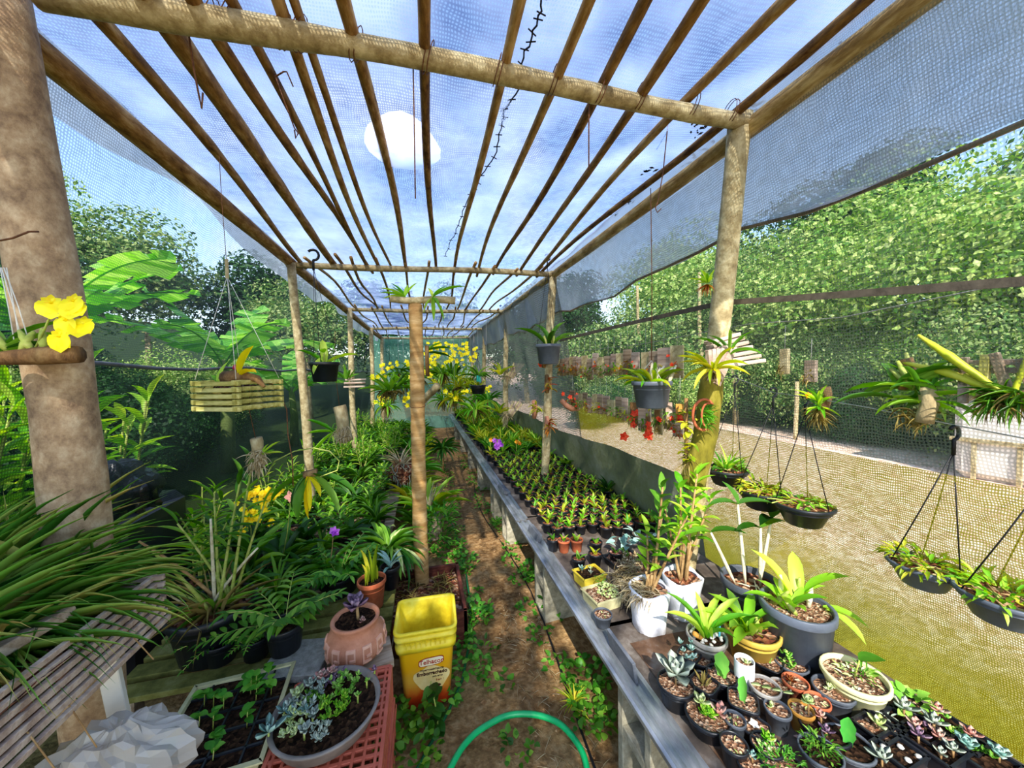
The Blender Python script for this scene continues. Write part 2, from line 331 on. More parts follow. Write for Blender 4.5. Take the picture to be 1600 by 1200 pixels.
def leaves(parent, specs, m, kind='strap', curl=.8, single=True, name='leaf', fold=.18, seg=6, stuff=None):
    """specs: list of matrices; single: one object each, else one joined part"""
    if not specs: return None
    if single:
        me = lmesh(kind, curl, m, fold, seg)
        for M_ in specs: ob(name, me, parent, M=M_)
        return None
    v, f = canon(kind, curl, fold, seg); hv = np.c_[v, np.ones(len(v))]; fa = f
    V = np.concatenate([(hv @ np.array(M_).T)[:, :3] for M_ in specs]); n = len(v)
    Fs = [tuple(i+k*n for i in q) for k in range(len(specs)) for q in fa]
    me = bpy.data.meshes.new(name); me.from_pydata(V.tolist(), [], Fs); me.materials.append(m); me.polygons.foreach_set('use_smooth', [True]*len(Fs))
    o = ob(name if name != 'leaf' else 'foliage', me, parent)
    if len(specs) > 3 if stuff is None else stuff: o['kind'] = 'stuff'
    return o
def tuft(parent, n, L, W, m, base=(0, 0, 0), br=.01, el=(.7, 1.4), kind='strap', curl=.9, single=True, az=(0, 2*PI), seg=6, **k):
    sp = []
    for i in range(n):
        a = az[0]+(az[1]-az[0])*(i+U(-.35, .35))/n; b = Vector(base)+Vector((math.cos(a), math.sin(a), 0))*U(0, br)
        sp.append(lmat(b, a, U(*el), L*U(.7, 1.1), W*U(.8, 1.1), U(-.3, .3)))
    return leaves(parent, sp, m, kind, curl, single, seg=seg, **k)
def rosette(parent, n, L, W, m, base=(0, 0, 0), single=True, el0=1.3, el1=.15, kind='succ', tilt=None, **k):
    sp = []; B = Matrix.Translation(base)
    if tilt: B = B @ Matrix.Rotation(tilt[0], 4, 'X') @ Matrix.Rotation(tilt[1], 4, 'Y')
    for i in range(n):
        t = (i+.5)/n; sp.append(B @ lmat((0, 0, 0), i*2.4, el0+(el1-el0)*t, L*(.45+.55*t), W*(.6+.4*t)))
    return leaves(parent, sp, m, kind, -.45, single, seg=4, fold=.25, **k)
def sedum(parent, n, rad, m, z=0, size=.014, c=(0, 0), name='foliage', h=.03):
    sp = []
    for i in range(n):
        a = U(0, 2*PI); r = rad*math.sqrt(U(0, 1)); b = Vector((c[0]+r*math.cos(a), c[1]+r*math.sin(a), z+U(0, h)))
        for k in range(5): sp.append(lmat(b, k*1.26+U(0, 1), U(.2, 1.0), size*U(.7, 1.3), size*.55))
    return leaves(parent, sp, m, 'succ', -.3, False, name=name, seg=3)
def creep(parent, n, rad, m, z=0, L=.04, W=.014, drop=0, kind='lance', c=(0, 0), h=.03):
    sp = []
    for i in range(n):
        a = U(0, 2*PI); r = rad*math.sqrt(U(.02, 1)); sp.append(lmat((c[0]+r*math.cos(a), c[1]+r*math.sin(a), z+U(0, h)), a+U(-.9, .9), U(-.1, 1.1)-drop*(r > rad*.8), L*U(.6, 1.2), W*U(.7, 1.2), U(-.4, .4)))
    return leaves(parent, sp, m, kind, .5, False, seg=4)
def stemtube(parent, pts, r, m, name='cane', seg=7):
    mb = MB(); mb.tube(pts, r, seg); return part(name, mb, m, parent)
def bend(p0, d, L, sag, n=6):
    p = Vector(p0); d = Vector(d).normalized(); out = [p.copy()]
    for i in range(n): d = (d+Vector((0, 0, -sag/n))).normalized(); p = p+d*L/n; out.append(p.copy())
    return out
def cane(parent, base, d, L, nl, LL, LW, lm, cm, sag=.25, r=.006, single=True, start=.3, el=.55, kind='lance', curl=.5, coll=None):
    pts = bend(base, d, L, sag, 7); k = len(pts)
    st = stemtube(parent, pts, [r*(1.15-.6*i/k) for i in range(k)], cm)
    sp = []; a0 = U(0, PI)
    for i in range(nl):
        t = start+(1-start)*i/max(1, nl-1); q = t*(k-1); j = min(k-2, int(q)); p = pts[j].lerp(pts[j+1], q-j)
        sp.append(lmat(p, a0+i*PI+U(-.6, .6), el+U(-.25, .35)+(.5 if t > .93 else 0), LL*U(.8, 1.1), LW*U(.85, 1.1), U(-.2, .2)))
    if coll is not None: coll += sp
    else: leaves(st, sp, lm, kind, curl, single)
    return pts[-1]
def flowers(parent, pts, size, m, name='flower', single=True, npet=5, flat=.2, face=None):
    v, f = canon('ovate', .25, .1, 4); 
    key = ('fl', m.name, npet)
    if key not in LM:
        mb = MB(); hv = np.c_[v, np.ones(len(v))]
        for k in range(npet): mb.add((hv @ np.array(lmat((0, 0, 0), k*2*PI/npet, flat+(.25 if k % 2 else 0), 1, .8)).T)[:, :3], f)
        mb.lathe([(0, .22), (.12, .18), (.15, .05), (.05, 0)], 8); LM[key] = mb.mesh('flower', m)
    for p in pts:
        fd = Vector(face) if face else Vector((-.2, -1, .4)); q = (fd+Vector((U(-.5, .5), U(-.4, .4), U(-.5, .5)))).to_track_quat('Z', 'Y')
        ob(name, LM[key], parent, M=Matrix.Translation(p) @ q.to_matrix().to_4x4() @ Matrix.Rotation(U(0, 2), 4, 'Z') @ Matrix.Scale(size*U(.85, 1.15), 4))
# ------------------------------------------------------------------ pots
PC = {}
def potmesh(rt, rb, h, m, sq=0, rim=True, seg=26):
    key = (rt, rb, h, m.name, sq, rim)
    if key not in PC:
        mb = MB(); t = max(.002, rt*.045); rr = rt*.05 if rim else 0
        prof = [(0, 0), (rb*.92, 0), (rb, .003)]
        if rim: prof += [(rb+(rt-rb)*.84, h*.84), (rt+rr-t*.4, h*.85), (rt+rr, h*.87), (rt+rr, h-.002), (rt+rr-t*.3, h)]
        else: prof += [(rt, h-.002), (rt-t*.3, h)]
        prof += [(rt-t, h), (rt-t*1.2, h-.004), (rt-t*1.4, h*.7)]
        mb.lathe(prof, seg, sq=sq); PC[key] = mb.mesh('pot', m)
    return PC[key]
def pot(t, rt, rb, h, m, soil=soil_m, sq=0, rim=True, z=0, fill=.86, name='pot', x=0, y=0):
    po = ob(name, potmesh(rt, rb, h, m, sq, rim), t, (x, y, z), (0, 0, PI/4 if sq else 0))
    k = ('soil', rt, rb, h, soil.name, sq)
    if k not in PC:
        mb = MB(); rs = rt*.93 if fill > .8 else rb+(rt-rb)*fill*.95
        mb.disc(rs, 0, 20, 5, min(.006, rt*.06), sq); PC[k] = mb.mesh('soil', soil)
    ob('soil', PC[k], po, (0, 0, h*fill)); return z+h*fill
def hanger(t, r, zr, hook, n=3, wm=dark_wire, wr=.0016, hk=.05, name='wire'):
    """wires from the rim to a hook at local point hook"""
    h = Vector(hook)
    for i in range(n):
        a = i*2*PI/n+.5; mb = MB(); p = Vector((r*math.cos(a), r*math.sin(a), zr)); mb.tube([p, p.lerp(h, .5)+Vector((0, 0, -.004)), h], wr, 5); part(name, mb, wm, t)
    if hk:
        mb = MB(); pts = [h+Vector((0, 0, -.01)), h+Vector((0, 0, hk*.6))]
        for k in range(9): a = -PI/2+k*PI*1.25/8; pts.append(h+Vector((.38*hk*math.sin(k*PI*1.3/8), 0, hk*.6+.38*hk*(1-math.cos(k*PI*1.3/8)))))
        mb.tube(pts, hk*.09, 7); part('hook', mb, wm, t)
# ================================================================== STRUCTURE
def gridmesh(name, nu, nv, fn, m, parent=None, uvfn=None):
    vs = []; uv = []
    for j in range(nv+1):
        for i in range(nu+1): vs.append(tuple(fn(i/nu, j/nv))); uv.append(uvfn(i/nu, j/nv) if uvfn else (i/nu, j/nv))
    fs = [(j*(nu+1)+i, j*(nu+1)+i+1, (j+1)*(nu+1)+i+1, (j+1)*(nu+1)+i) for j in range(nv) for i in range(nu)]
    me = bpy.data.meshes.new(name); me.from_pydata(vs, [], fs); me.materials.append(m); me.polygons.foreach_set('use_smooth', [True]*len(fs))
    l = me.uv_layers.new(name='UVMap'); a = []
    for q in fs:
        for i in q: a += list(uv[i])
    l.data.foreach_set('uv', a); return ob(name, me, parent)
# ground materials: beaten earth path between weeds, gravel yard outside
def groundm():
    m = bpy.data.materials.new('earth'); m.use_nodes = True; nt = m.node_tree; N = nt.nodes; L = nt.links; p = N['Principled BSDF']
    tc = N.new('ShaderNodeTexCoord')
    def noise(s, d=7):
        t = N.new('ShaderNodeTexNoise'); t.inputs['Scale'].default_value = s; t.inputs['Detail'].default_value = d; L.new(tc.outputs['Object'], t.inputs['Vector']); return t.outputs['Fac']
    def mr(x, a, b):
        q = N.new('ShaderNodeMapRange'); q.inputs[1].default_value = a; q.inputs[2].default_value = b; L.new(x, q.inputs[0]); return q.outputs[0]
    n1, n2 = noise(3.5), noise(40)
    c1 = _ramp(nt, mr(n1, .3, .7), [hx('5c442a'), hx('856644'), hx('a4885c')])
    c2 = _ramp(nt, mr(n2, .35, .65), [hx('4a3018'), hx('8d6c44'), hx('b89a70')])
    a = N.new('ShaderNodeMixRGB'); a.inputs[0].default_value = .4; L.new(c1, a.inputs[1]); L.new(c2, a.inputs[2])
    gv = N.new('ShaderNodeTexVoronoi'); gv.inputs['Scale'].default_value = 26; L.new(tc.outputs['Object'], gv.inputs['Vector'])
    s = N.new('ShaderNodeSeparateColor'); L.new(gv.outputs['Color'], s.inputs[0])
    gr = _ramp(nt, s.outputs[0], [hx('b08c78'), hx('dcbca4'), hx('f8e2cc')])
    gg = N.new('ShaderNodeMixRGB'); L.new(mr(noise(.7), .68, .76), gg.inputs[0]); L.new(gr, gg.inputs[1]); gg.inputs[2].default_value = (*hx('8f8a4c'), 1)
    xs = N.new('ShaderNodeSeparateXYZ'); L.new(tc.outputs['Object'], xs.inputs[0])
    mk = mr(xs.outputs[0], 1.5, 1.7); g3 = N.new('ShaderNodeMixRGB'); L.new(mr(xs.outputs[0], 3.2, 2.2), g3.inputs[0]); L.new(gg.outputs[0], g3.inputs[1]); g3.inputs[2].default_value = (*hx('8a8a3a'), 1); gg = g3; b = N.new('ShaderNodeMixRGB'); L.new(mk, b.inputs[0]); L.new(a.outputs[0], b.inputs[1]); L.new(gg.outputs[0], b.inputs[2])
    far = N.new('ShaderNodeMixRGB'); L.new(mr(xs.outputs[0], 7.5, 8.5), far.inputs[0]); L.new(b.outputs[0], far.inputs[1]); far.inputs[2].default_value = (*hx('3a4a22'), 1)
    lf = N.new('ShaderNodeMixRGB'); L.new(mr(xs.outputs[0], -1.1, -1.7), lf.inputs[0]); L.new(far.outputs[0], lf.inputs[1]); lf.inputs[2].default_value = (*hx('2c3c1c'), 1)
    L.new(lf.outputs[0], p.inputs['Base Color']); p.inputs['Roughness'].default_value = .95; p.inputs['Specular IOR Level'].default_value = .15
    bp = N.new('ShaderNodeBump'); bp.inputs['Strength'].default_value = .7; bp.inputs['Distance'].default_value = .02; L.new(n2, bp.inputs['Height']); L.new(bp.outputs[0], p.inputs['Normal'])
    return m
def gz(x, y):
    z = .012*math.sin(x*3.1+y*2.3)+.008*math.sin(x*9+y*7)
    if x > 8: z += (x-8)*.22
    if x < -7: z += (-7-x)*.2
    if y > 14: z += (y-14)*.12
    return z
xs = sorted(set([-30, -20, -14, -10]+[round(-8+.5*i, 2) for i in range(12)]+[round(-2+.1*i, 2) for i in range(41)]+[2.5+.5*i for i in range(14)]+[10, 13, 17, 22, 30]))
ys = sorted(set([-8, -5, -3]+[round(-2+.15*i, 3) for i in range(60)]+[7.5+i*.8 for i in range(10)]+[17, 20, 25, 32, 40]))
vs = [(x, y, gz(x, y)) for y in ys for x in xs]; nx = len(xs)
fs = [(j*nx+i, j*nx+i+1, (j+1)*nx+i+1, (j+1)*nx+i) for j in range(len(ys)-1) for i in range(nx-1)]
mb = MB(); mb.add(vs, fs); struct(part('floor', mb, groundm()))
Y0, Y1 = .42, 9.55
RZ = 2.40
def ripple(x, y): return .012*math.sin(y*3+x*2)+.008*math.sin(x*11+y*1.7)+.006*math.sin(y*13)
POSTY = [1.09, 3.18, 5.3, 7.4, 9.4]
def sag(y): return -.0
gridmesh('ceiling', 30, 110, lambda u, v: (-1.04+2.26*u, Y0+(Y1-Y0)*v, RZ+.035+ripple(-1+2.2*u, Y0+9*v)-.02*math.sin(u*PI)), net_roof, uvfn=lambda u, v: (2.26*u, 9.1*v))['kind'] = 'structure'
def rx(z): return 1.25+(2.0-z)*.17
def lx(z): return -1.04-(2.3-z)*.2
# right: valance of the roof cloth, upper wall net, lower wall net
def wav(y): return .018*math.sin(y*3.3)+.012*math.sin(y*9.1)
gridmesh('wall_right_valance', 120, 8, lambda u, v: (1.2+.07*v+.02*math.sin(u*40)*v, -.4+9.95*u, 2.435-(.455+wav(-.4+9.95*u)*1.3)*v), net_val, uvfn=lambda u, v: (9.9*u, .45*v))['kind'] = 'structure'
gridmesh('wall_right', 60, 20, lambda u, v: (rx(2.3-v*1.15)+.02*math.sin(u*14+v*3), -.6+3.8*u, 2.3-v*1.15), net_r, uvfn=lambda u, v: (3.8*u, 1.15*v))['kind'] = 'structure'
gridmesh('wall_right_lower', 70, 24, lambda u, v: (rx(1.15-v*1.15)+.02*math.sin(u*14+v*3)+.03*v*math.sin(u*9)+max(0, (.55-u))*.55*v*v, -.6+3.8*u, 1.15-v*1.15), net_ry, uvfn=lambda u, v: (3.8*u, 1.15+1.15*v))['kind'] = 'structure'
gridmesh('wall_right_far', 90, 20, lambda u, v: (rx(2.35-v*2.35)+.02*math.sin(u*50+v*5), 3.12+6.48*u, 2.35-v*2.35), net_far, uvfn=lambda u, v: (6.4*u, 2.35*v))['kind'] = 'structure'
# left
def lw(y): return .10+.05*math.sin(y*1.9+1)+.03*math.sin(y*5)
gridmesh('wall_left_valance', 120, 6, lambda u, v: (-1.02-.05*v-.02*math.sin(u*60)*v, .3+9.25*u, 2.435-(.07+lw(.3+9.25*u))*v), net_val, uvfn=lambda u, v: (9.2*u, .2*v))['kind'] = 'structure'
gridmesh('wall_left', 90, 16, lambda u, v: (lx(2.35-v*.86)+.02*math.sin(u*40+v*3), -.2+9.8*u, 2.35-v*.86), net_l, uvfn=lambda u, v: (9.8*u, .86*v))['kind'] = 'structure'
gridmesh('wall_left_lower', 90, 20, lambda u, v: (lx(1.5-v*1.5)+.025*math.sin(u*44+v*3), -.2+9.8*u, 1.5-v*1.5), net_l2, uvfn=lambda u, v: (9.8*u, 1.5*v))['kind'] = 'structure'
gridmesh('wall_back', 20, 20, lambda u, v: (-1.25+2.9*u, 9.6+.03*math.sin(u*9+v*4), 2.4-2.4*v), net_back, uvfn=lambda u, v: (2.9*u, 2.4*v))['kind'] = 'structure'
def pole(name, p0, p1, r0, r1, m, seg=12, wob=.004, n=9, parent=None, knots=True):
    """round wooden pole, mesh along its own z axis"""
    p0 = Vector(p0); p1 = Vector(p1); L = (p1-p0).length; mb = MB(); pts = []; rs = []
    a, b = U(0, 6), U(0, 6)
    for i in range(n+1):
        t = i/n; pts.append((wob*math.sin(a+t*5), wob*math.sin(b+t*7), L*t)); rs.append((r0+(r1-r0)*t)*(1+U(-.07, .07)*(knots)))
    mb.tube(pts, rs, seg); o = part(name, mb, m, parent)
    o.matrix_basis = Matrix.Translation(p0) @ (p1-p0).to_track_quat('Z', 'Y').to_matrix().to_4x4(); return o
# bands and seams on the nets
def band(label, pts, hgt, m, name='seam_tape'):
    mb = MB()
    for i in range(len(pts)-1):
        a, b = Vector(pts[i]), Vector(pts[i+1]); mb.add([a+Vector((0, 0, -hgt)), b+Vector((0, 0, -hgt)), b+Vector((0, 0, hgt)), a+Vector((0, 0, hgt))], [(0, 1, 2, 3)])
        mb.add([a+Vector((.006, 0, -hgt)), b+Vector((.006, 0, -hgt)), b+Vector((.006, 0, hgt)), a+Vector((.006, 0, hgt))], [(3, 2, 1, 0)])
    return tag(part(name, mb, m), label, 'tape')
tape = pm('net_tape', ['4a4238', '6c6254'], 30, rough=.8, bump=.2)
band('brown tape running level across the right wall net behind the near post', [(rx(1.7)-.03, y, 1.735-.005*math.sin(y*2)-(1.3-y)*.13*(y < 1.3)) for y in [3.2, 2.6, 2, 1.6, 1.3, 1, .7, .4, 0, -.4]], .011, tape)
def cord(name, label, cat, pts, r, m, group=None, seg=6): mb = MB(); mb.tube(pts, r, seg); return tag(part(name, mb, m), label, cat, group)
cord('hem_cord', 'brown rolled hem along the lower edge of the right hand roof cloth', 'hem', [(1.275, -.3+i*.25, 2.435-.455-wav(-.3+i*.25)*1.3) for i in range(39)], .0075, pm('hem_cloth', ['5a4636', '8a7666'], 20))
# white patch standing in for bright sky through a hole in the roof net, a tear sewn up with black yarn, leaf litter lying on the net
pc = PZ(630, 226, RZ+.0); mb = MB(); k = 20
ring = [(pc.x+.14*math.cos(a)*(1+.12*math.sin(2*a+.8)+.05*math.sin(5*a)), pc.y+.19*math.sin(a)*(1+.08*math.sin(3*a))) for a in [2*PI*i/k for i in range(k)]]
mb.add([(x, y, RZ-.005+.004*math.sin(9*x)) for x, y in ring]+[(x, y, RZ-.001+.004*math.sin(9*x)) for x, y in ring], [tuple(range(k))[::-1], tuple(range(k, 2*k))]+[(i, (i+1) % k, k+(i+1) % k, k+i) for i in range(k)])
pt = leafm('hole_sky_white', ['f4f6ff', 'ffffff'], .85, .6); tag(part('sky_hole_patch', mb, pt), 'white patch standing in for bright sky through a roof net hole between rafters', 'patch')
mb = MB()
st = [(846, 0), (838, 40), (822, 80), (812, 130), (790, 170), (785, 200), (772, 245), (748, 280), (735, 305), (718, 345), (706, 375), (692, 405)]
P = [PZ(x, y, RZ) for x, y in st]; fine = []
for i in range(len(P)-1):
    for k in range(5): fine.append(P[i].lerp(P[i+1], k/5)+Vector((U(-.008, .008), 0, 0)))
mb.tube(fine, .0028, 5)
for q in fine[::2]: mb.tube([q+Vector((-.013, U(-.01, .01), 0)), q+Vector((.013, U(-.01, .01), -.004))], .0024, 4)
tag(part('yarn_seam', mb, dark_wire), 'ragged black yarn seam sewn down the middle of the roof net', 'seam')
mb = MB()
for (x, y, n_, s) in [(1092, 200, 16, 14), (1180, 165, 10, 9), (1105, 238, 18, 16), (1078, 258, 12, 10), (1020, 268, 8, 8), (985, 316, 6, 6), (1150, 245, 8, 10), (1000, 318, 5, 6), (960, 335, 4, 5), (1322, 66, 4, 5)]:
    for i in range(n_):
        q = PZ(x+R.gauss(0, s), y+R.gauss(0, s*.5), RZ+.02); a = U(0, 6); s_ = U(.006, .018); d = Vector((math.cos(a), math.sin(a), 0))*s_; e = Vector((-d.y, d.x, 0))*.5
        mb.add([q-d, q+e, q+d, q-e, q+Vector((0, 0, .006))], [(3, 2, 1, 0), (0, 1, 4), (1, 2, 4), (2, 3, 4), (3, 0, 4)])
tag(part('leaf_litter', mb, pm('rotten_leaf', ['08080a', '1a1614'], 40)), 'dark rotten leaf litter lying on the roof net beside the right rail', 'leaf litter', kind='stuff')
cord('net_hem', 'grey folded upper hem of the darker lower net on the left wall', 'hem', [(lx(1.5)+.015, y, 1.5+.012*math.sin(y*5)) for y in [-.1+.3*i for i in range(33)]], .009, pm('grey_hem', ['4c5058', '6c7078'], 20))
# ------------------------------------------------------------------ posts, beams and roof poles
tag(pole('wooden_post', (-.80, 1.12, 0), PY(4, 20, 1.12)+Vector((0, 0, .1)), .060, .054, pm('big_post_wood', ['6a5240', 'a88c6c', 'd0b998'], 12, (2, 2, 1.6), .75, .6, detail=9), 20, .01, 14), 'thick leaning wooden post at the left edge, nearest on that side', 'post')
RT = Vector((1.16, 1.10, 2.38)); RB = PY(1092, 745, 1.42)
def PR(px, py, dy=0):
    "point in front of the near right post seen at this pixel"
    q = PY(px, py, 1.3); t = (RT.z-q.z)/(RT.z-RB.z); return PY(px, py, RT.y+(RB.y-RT.y)*t+dy)
tag(pole('wooden_post', RB+(RB-RT)*(RB.z/(RT.z-RB.z)), RT, .047, .038, pale_m, 20, .008, 14), 'pale round wooden post on the right, nearest on that side', 'post')
bb = dict(L=[(457, 415, 482, 720, .036), (545, 485, 552, 640, .04), (580, 516, 582, 620, .042), (597, 530, 598, 610, .045)], R=[(865, 428, 852, 705, .04), (792, 487, 789, 668, .042), (757, 514, 756, 650, .042), (739, 526, 738, 620, .045)])
ords = ['second', 'third', 'fourth', 'fifth']
for s, nm in (('L', 'left'), ('R', 'right')):
    for i, (x0, y0, x1, y1, r) in enumerate(bb[s]):
        yy = POSTY[i+1]; a = PY(x0, y0, yy); b = PY(x1, y1, yy); b = b+(b-a)*(b.z/(a.z-b.z)); a = a+Vector((0, 0, .02))
        tag(pole('wooden_post', b, a, r, r*.9, pale_m, 12, .008), f'{ords[i]} wooden post along the {nm} rail counting from the camera', 'post')
# cross beams
tag(pole('cross_beam', PZ(60, -12, 2.35), (1.2, 1.09, 2.355), .033, .026, pale_m, 16, .008, 16), 'thick bark-free cross beam nearest the camera with roof poles wired on it', 'beam')
for i, (lab) in enumerate(['second cross beam, the one over the leaf-topped middle post', 'third cross beam down the tunnel', 'fourth cross beam down the tunnel', 'last cross beam above the green back net']):
    yy = POSTY[i+1]; tag(pole('cross_beam', (-1.03, yy+.05, 2.335), (1.27, yy-.02, 2.345), .026, .026, pale_m, 10, .008), lab, 'beam')
tag(pole('side_rail', (-.98, .2, 2.33), (-1.0, 9.5, 2.35), .04, .04, rafter_m, 12, .012, 30), 'long dark wooden rail along the top of the left wall', 'rail')
tag(pole('side_rail', (1.205, -.3, 2.345), (1.25, 9.5, 2.36), .034, .034, pole_m, 12, .012, 30), 'long wooden rail along the top of the right wall', 'rail')
# the thin roof poles running lengthwise
raf = [(-.81, -.94, .022), (-.63, -.675, .032), (-.50, -.46, .020), (-.455, -.40, .016), (-.335, -.33, .018), (-.295, -.22, .014), (-.155, -.083, .020), (.04, .12, .017), (.25, .307, .017), (.427, .522, .017), (.591, .722, .018), (.735, .898, .018), (.937, 1.02, .018), (1.10, 1.10, .018)]
for i, (xa, xb, r) in enumerate(raf):
    o1 = ['leftmost', 'second', 'third', 'fourth', 'fifth', 'sixth', 'seventh', 'eighth', 'ninth', 'tenth', 'eleventh', 'twelfth', 'thirteenth', 'rightmost'][i]
    tag(pole('roof_pole', (xa-(xb-xa)*.38, .35, RZ-.012), (xb+U(-.02, .02), 3.22+U(0, .3), RZ-.02), r, r*.75, rafter_m, 8, .018, 24), f'{o1} thin roof pole from the left where they cross the nearest beam', 'roof pole')
g = 'thin roof poles of the far bays'
for bay in (1, 2, 3):
    for i in range(11):
        x = -.88+.195*i+U(-.05, .05); tag(pole('roof_pole', (x, POSTY[bay]-.1, RZ-.03), (x+U(-.12, .12), POSTY[bay+1]+.1, RZ-.03), .013, .011, rafter_m, 6, .02, 8), f'thin crooked roof pole, {ORD[i]} from the left in the {ORD[bay]} bay of the tunnel', 'roof pole', g)
# wire ties on the near beam, one set
mb = MB()
bA, bB = PZ(60, -12, 2.35), Vector((1.2, 1.09, 2.355))
for (xa, xb, r) in raf:
    t = (xa-bA.x)/(bB.x-bA.x); q = bA.lerp(bB, t)
    for dx in (-.006, .006):
        mb.tube([q+Vector((dx+.012*math.sin(a), .034*math.cos(a), .014+.044*math.sin(a))) for a in [2*PI*k/12 for k in range(13)]], .0016, 4)
tag(part('wire_ties', mb, rust_wire), 'rusty wire ties binding roof poles to the nearest cross beam', 'wire', kind='stuff')
# loose hanging wires
for i, (pts, y, lab, m_) in enumerate([
    ([(288, 5), (296, 60), (303, 110), (311, 150), (315, 170), (317, 145)], 1.14, 'rusty hooked wire hanging from the near beam at upper left', rust_wire),
    ([(430, 120), (443, 112), (448, 112), (458, 135)], 1.25, 'short bent wire lying under the roof poles at upper left', rust_wire),
    ([(431, 122), (445, 160), (460, 200), (466, 208), (462, 216), (460, 203)], 1.25, 'bent wire with a small loop hanging among the upper left roof poles', rust_wire),
    ([(645, 78), (647, 180), (649, 310)], 1.12, 'straight thin wire dangling across the white roof patch', rust_wire),
    ([(921, 132), (920, 200), (920, 265)], 1.12, 'short wire dangling from the near beam right of the middle', rust_wire)]):
    cord('hanging_wire', lab, 'wire', [PY(x, yy, y) for x, yy in pts], .0022, m_)
# the middle post with an orchid plank on top
pp = (Vector((-.035, 2.30, 0)), PY(648, 476, 2.3))
tag(pole('middle_post', pp[0], pp[1], .046, .043, pm('banded_wood', ['8a6236', 'b08a56', 'd0b080'], 6, (1, 1, 4), .75, .3), 18, .004, 22), 'thin free-standing post in the middle of the path side, ringed by a wire', 'post')
cord('wire_ring', 'wire ring twisted round the free-standing middle post', 'wire', [Vector((-.035+.049*math.cos(a), 2.3+.049*math.sin(a), 1.25+.01*math.sin(a))) for a in [2*PI*k/16 for k in range(17)]], .0018, rust_wire)
# ================================================================== BENCH on the right
BZ = .42
t = T('plant_bench', 'long low bench on the right covered in dark sheet, with metal edge rail', 'bench', (0, 0, 0))
for i in range(8):
    y0 = .15+i*1.12
    mb = MB(); mb.add([(.69-(.015 if i % 2 else 0), y0, BZ), (1.47, y0, BZ), (1.47, y0+1.14, BZ), (.69-(.01 if i % 2 else 0), y0+1.14, BZ), (.69, y0, BZ-.02), (1.47, y0, BZ-.02), (1.47, y0+1.14, BZ-.02), (.69, y0+1.14, BZ-.02)], [(0, 1, 2, 3), (7, 6, 5, 4), (0, 4, 5, 1), (1, 5, 6, 2), (2, 6, 7, 3), (3, 7, 4, 0)])
    part('bench_sheet', mb, bench_m, t, False)
prof = [(.603, -.014), (.603, 0), (.612, .004), (.618, -.004), (.63, -.004), (.636, .006), (.65, .006), (.656, -.004), (.668, -.004), (.675, .008), (.69, .008), (.69, -.014)]
for a, b in ((.1, 2.35), (2.38, 4.7), (4.72, 9.0)):
    mb = MB(); q = [(x, a, BZ-.006+z) for x, z in prof]+[(x, b, BZ-.006+z) for x, z in prof]; k = len(prof)
    mb.add(q, [(i, i+k, i+k+1, i+1) for i in range(k-1)]+[(k-1, 2*k-1, k, 0), tuple(range(k)), tuple(range(2*k-1, k-1, -1))]); part('metal_rail', mb, metal_m, t, False)
labs = ['cinder block holding up the bench nearest the camera', 'concrete block under the bench beside the bright clover', 'third block under the bench edge, before the slate flap']
def hblock(name, label, c, d, rz=0, m=block_m, grp=None):
    """hollow concrete block with two cavities through its height"""
    tt = T(name, label, 'block', (c[0], c[1], c[2]), rz, grp); mb = MB(); L, W, H_ = d; w = W*.17
    for s in (-1, 1): mb.box((0, s*(W/2-w/2), 0), (L, w, H_))
    for s in (-1, 0, 1): mb.box((s*(L/2-w/2), 0, 0), (w, W-2*w+.002, H_*.995))
    part('block_body', mb, m, tt, False); return tt
by = [1.02, 2.0, 2.95, 3.5, 4.4, 5.4, 6.6, 7.8]
for i, y in enumerate(by):
    if i < 2: lab = labs[i]
    else: lab = f'concrete block under the bench edge, {ORD[i]} one counted from the camera'
    o = hblock('bench_block', lab, (.74, y, .195), (.39, .19, .19), 0, concrete, None if i < 2 else 'far blocks under the bench'); o.rotation_euler = (0, PI/2, 0)
    o = hblock('bench_block', f'concrete block under the back of the bench, {ORD[i]} one from the camera', (1.3, y, .195), (.39, .19, .19), 0, concrete, 'blocks under the back of the bench'); o.rotation_euler = (0, PI/2, 0)
def slab(label, c, d, rz, m=slate_m, tilt=0):
    mb = MB(); mb.box((0, 0, 0), d); o = part('slate_slab', mb, m, None, False); o.location = c; o.rotation_euler = (0, tilt, rz); return tag(o, label, 'slab')
slab('dark slate slab standing at the bench edge left of the white pots', (.655, 1.10, BZ+.02), (.012, .17, .09), 0, tilt=-.15)
slab('small dark slate flap over the metal rail halfway down the bench', (.655, 2.12, BZ+.005), (.03, .17, .07), .03, tilt=.3)
slab('grey slate flap over the rail beside the second stretch of seedlings', (.66, 3.0, BZ+.01), (.06, .2, .03), .05, tilt=.3)
mb = MB(); mb.add(*[(lambda n_: ([(.73+.68*i/n_, .55+.62*j/n_, BZ+.003+.002*math.sin(i*1.7+j*2.3)) for j in range(n_+1) for i in range(n_+1)], [(j*(n_+1)+i, j*(n_+1)+i+1, (j+1)*(n_+1)+i+1, (j+1)*(n_+1)+i) for j in range(n_) for i in range(n_)]))(10)][0])
tag(part('plastic_sheet', mb, pm('muddy_sheet', ['2a1c14', '5d4432', '7d7670'], 6, rough=.7, bump=.4, detail=8)), 'muddy dark plastic sheet spread under the near succulent pots', 'sheet')
# ------------------------------------------------------------------ big pots on the bench
def at(px, py, z): p = PZ(px, py, z); return p
def base(px, py, h, z0=BZ): p = PZ(px, py, z0+h); return (p.x, p.y, z0)
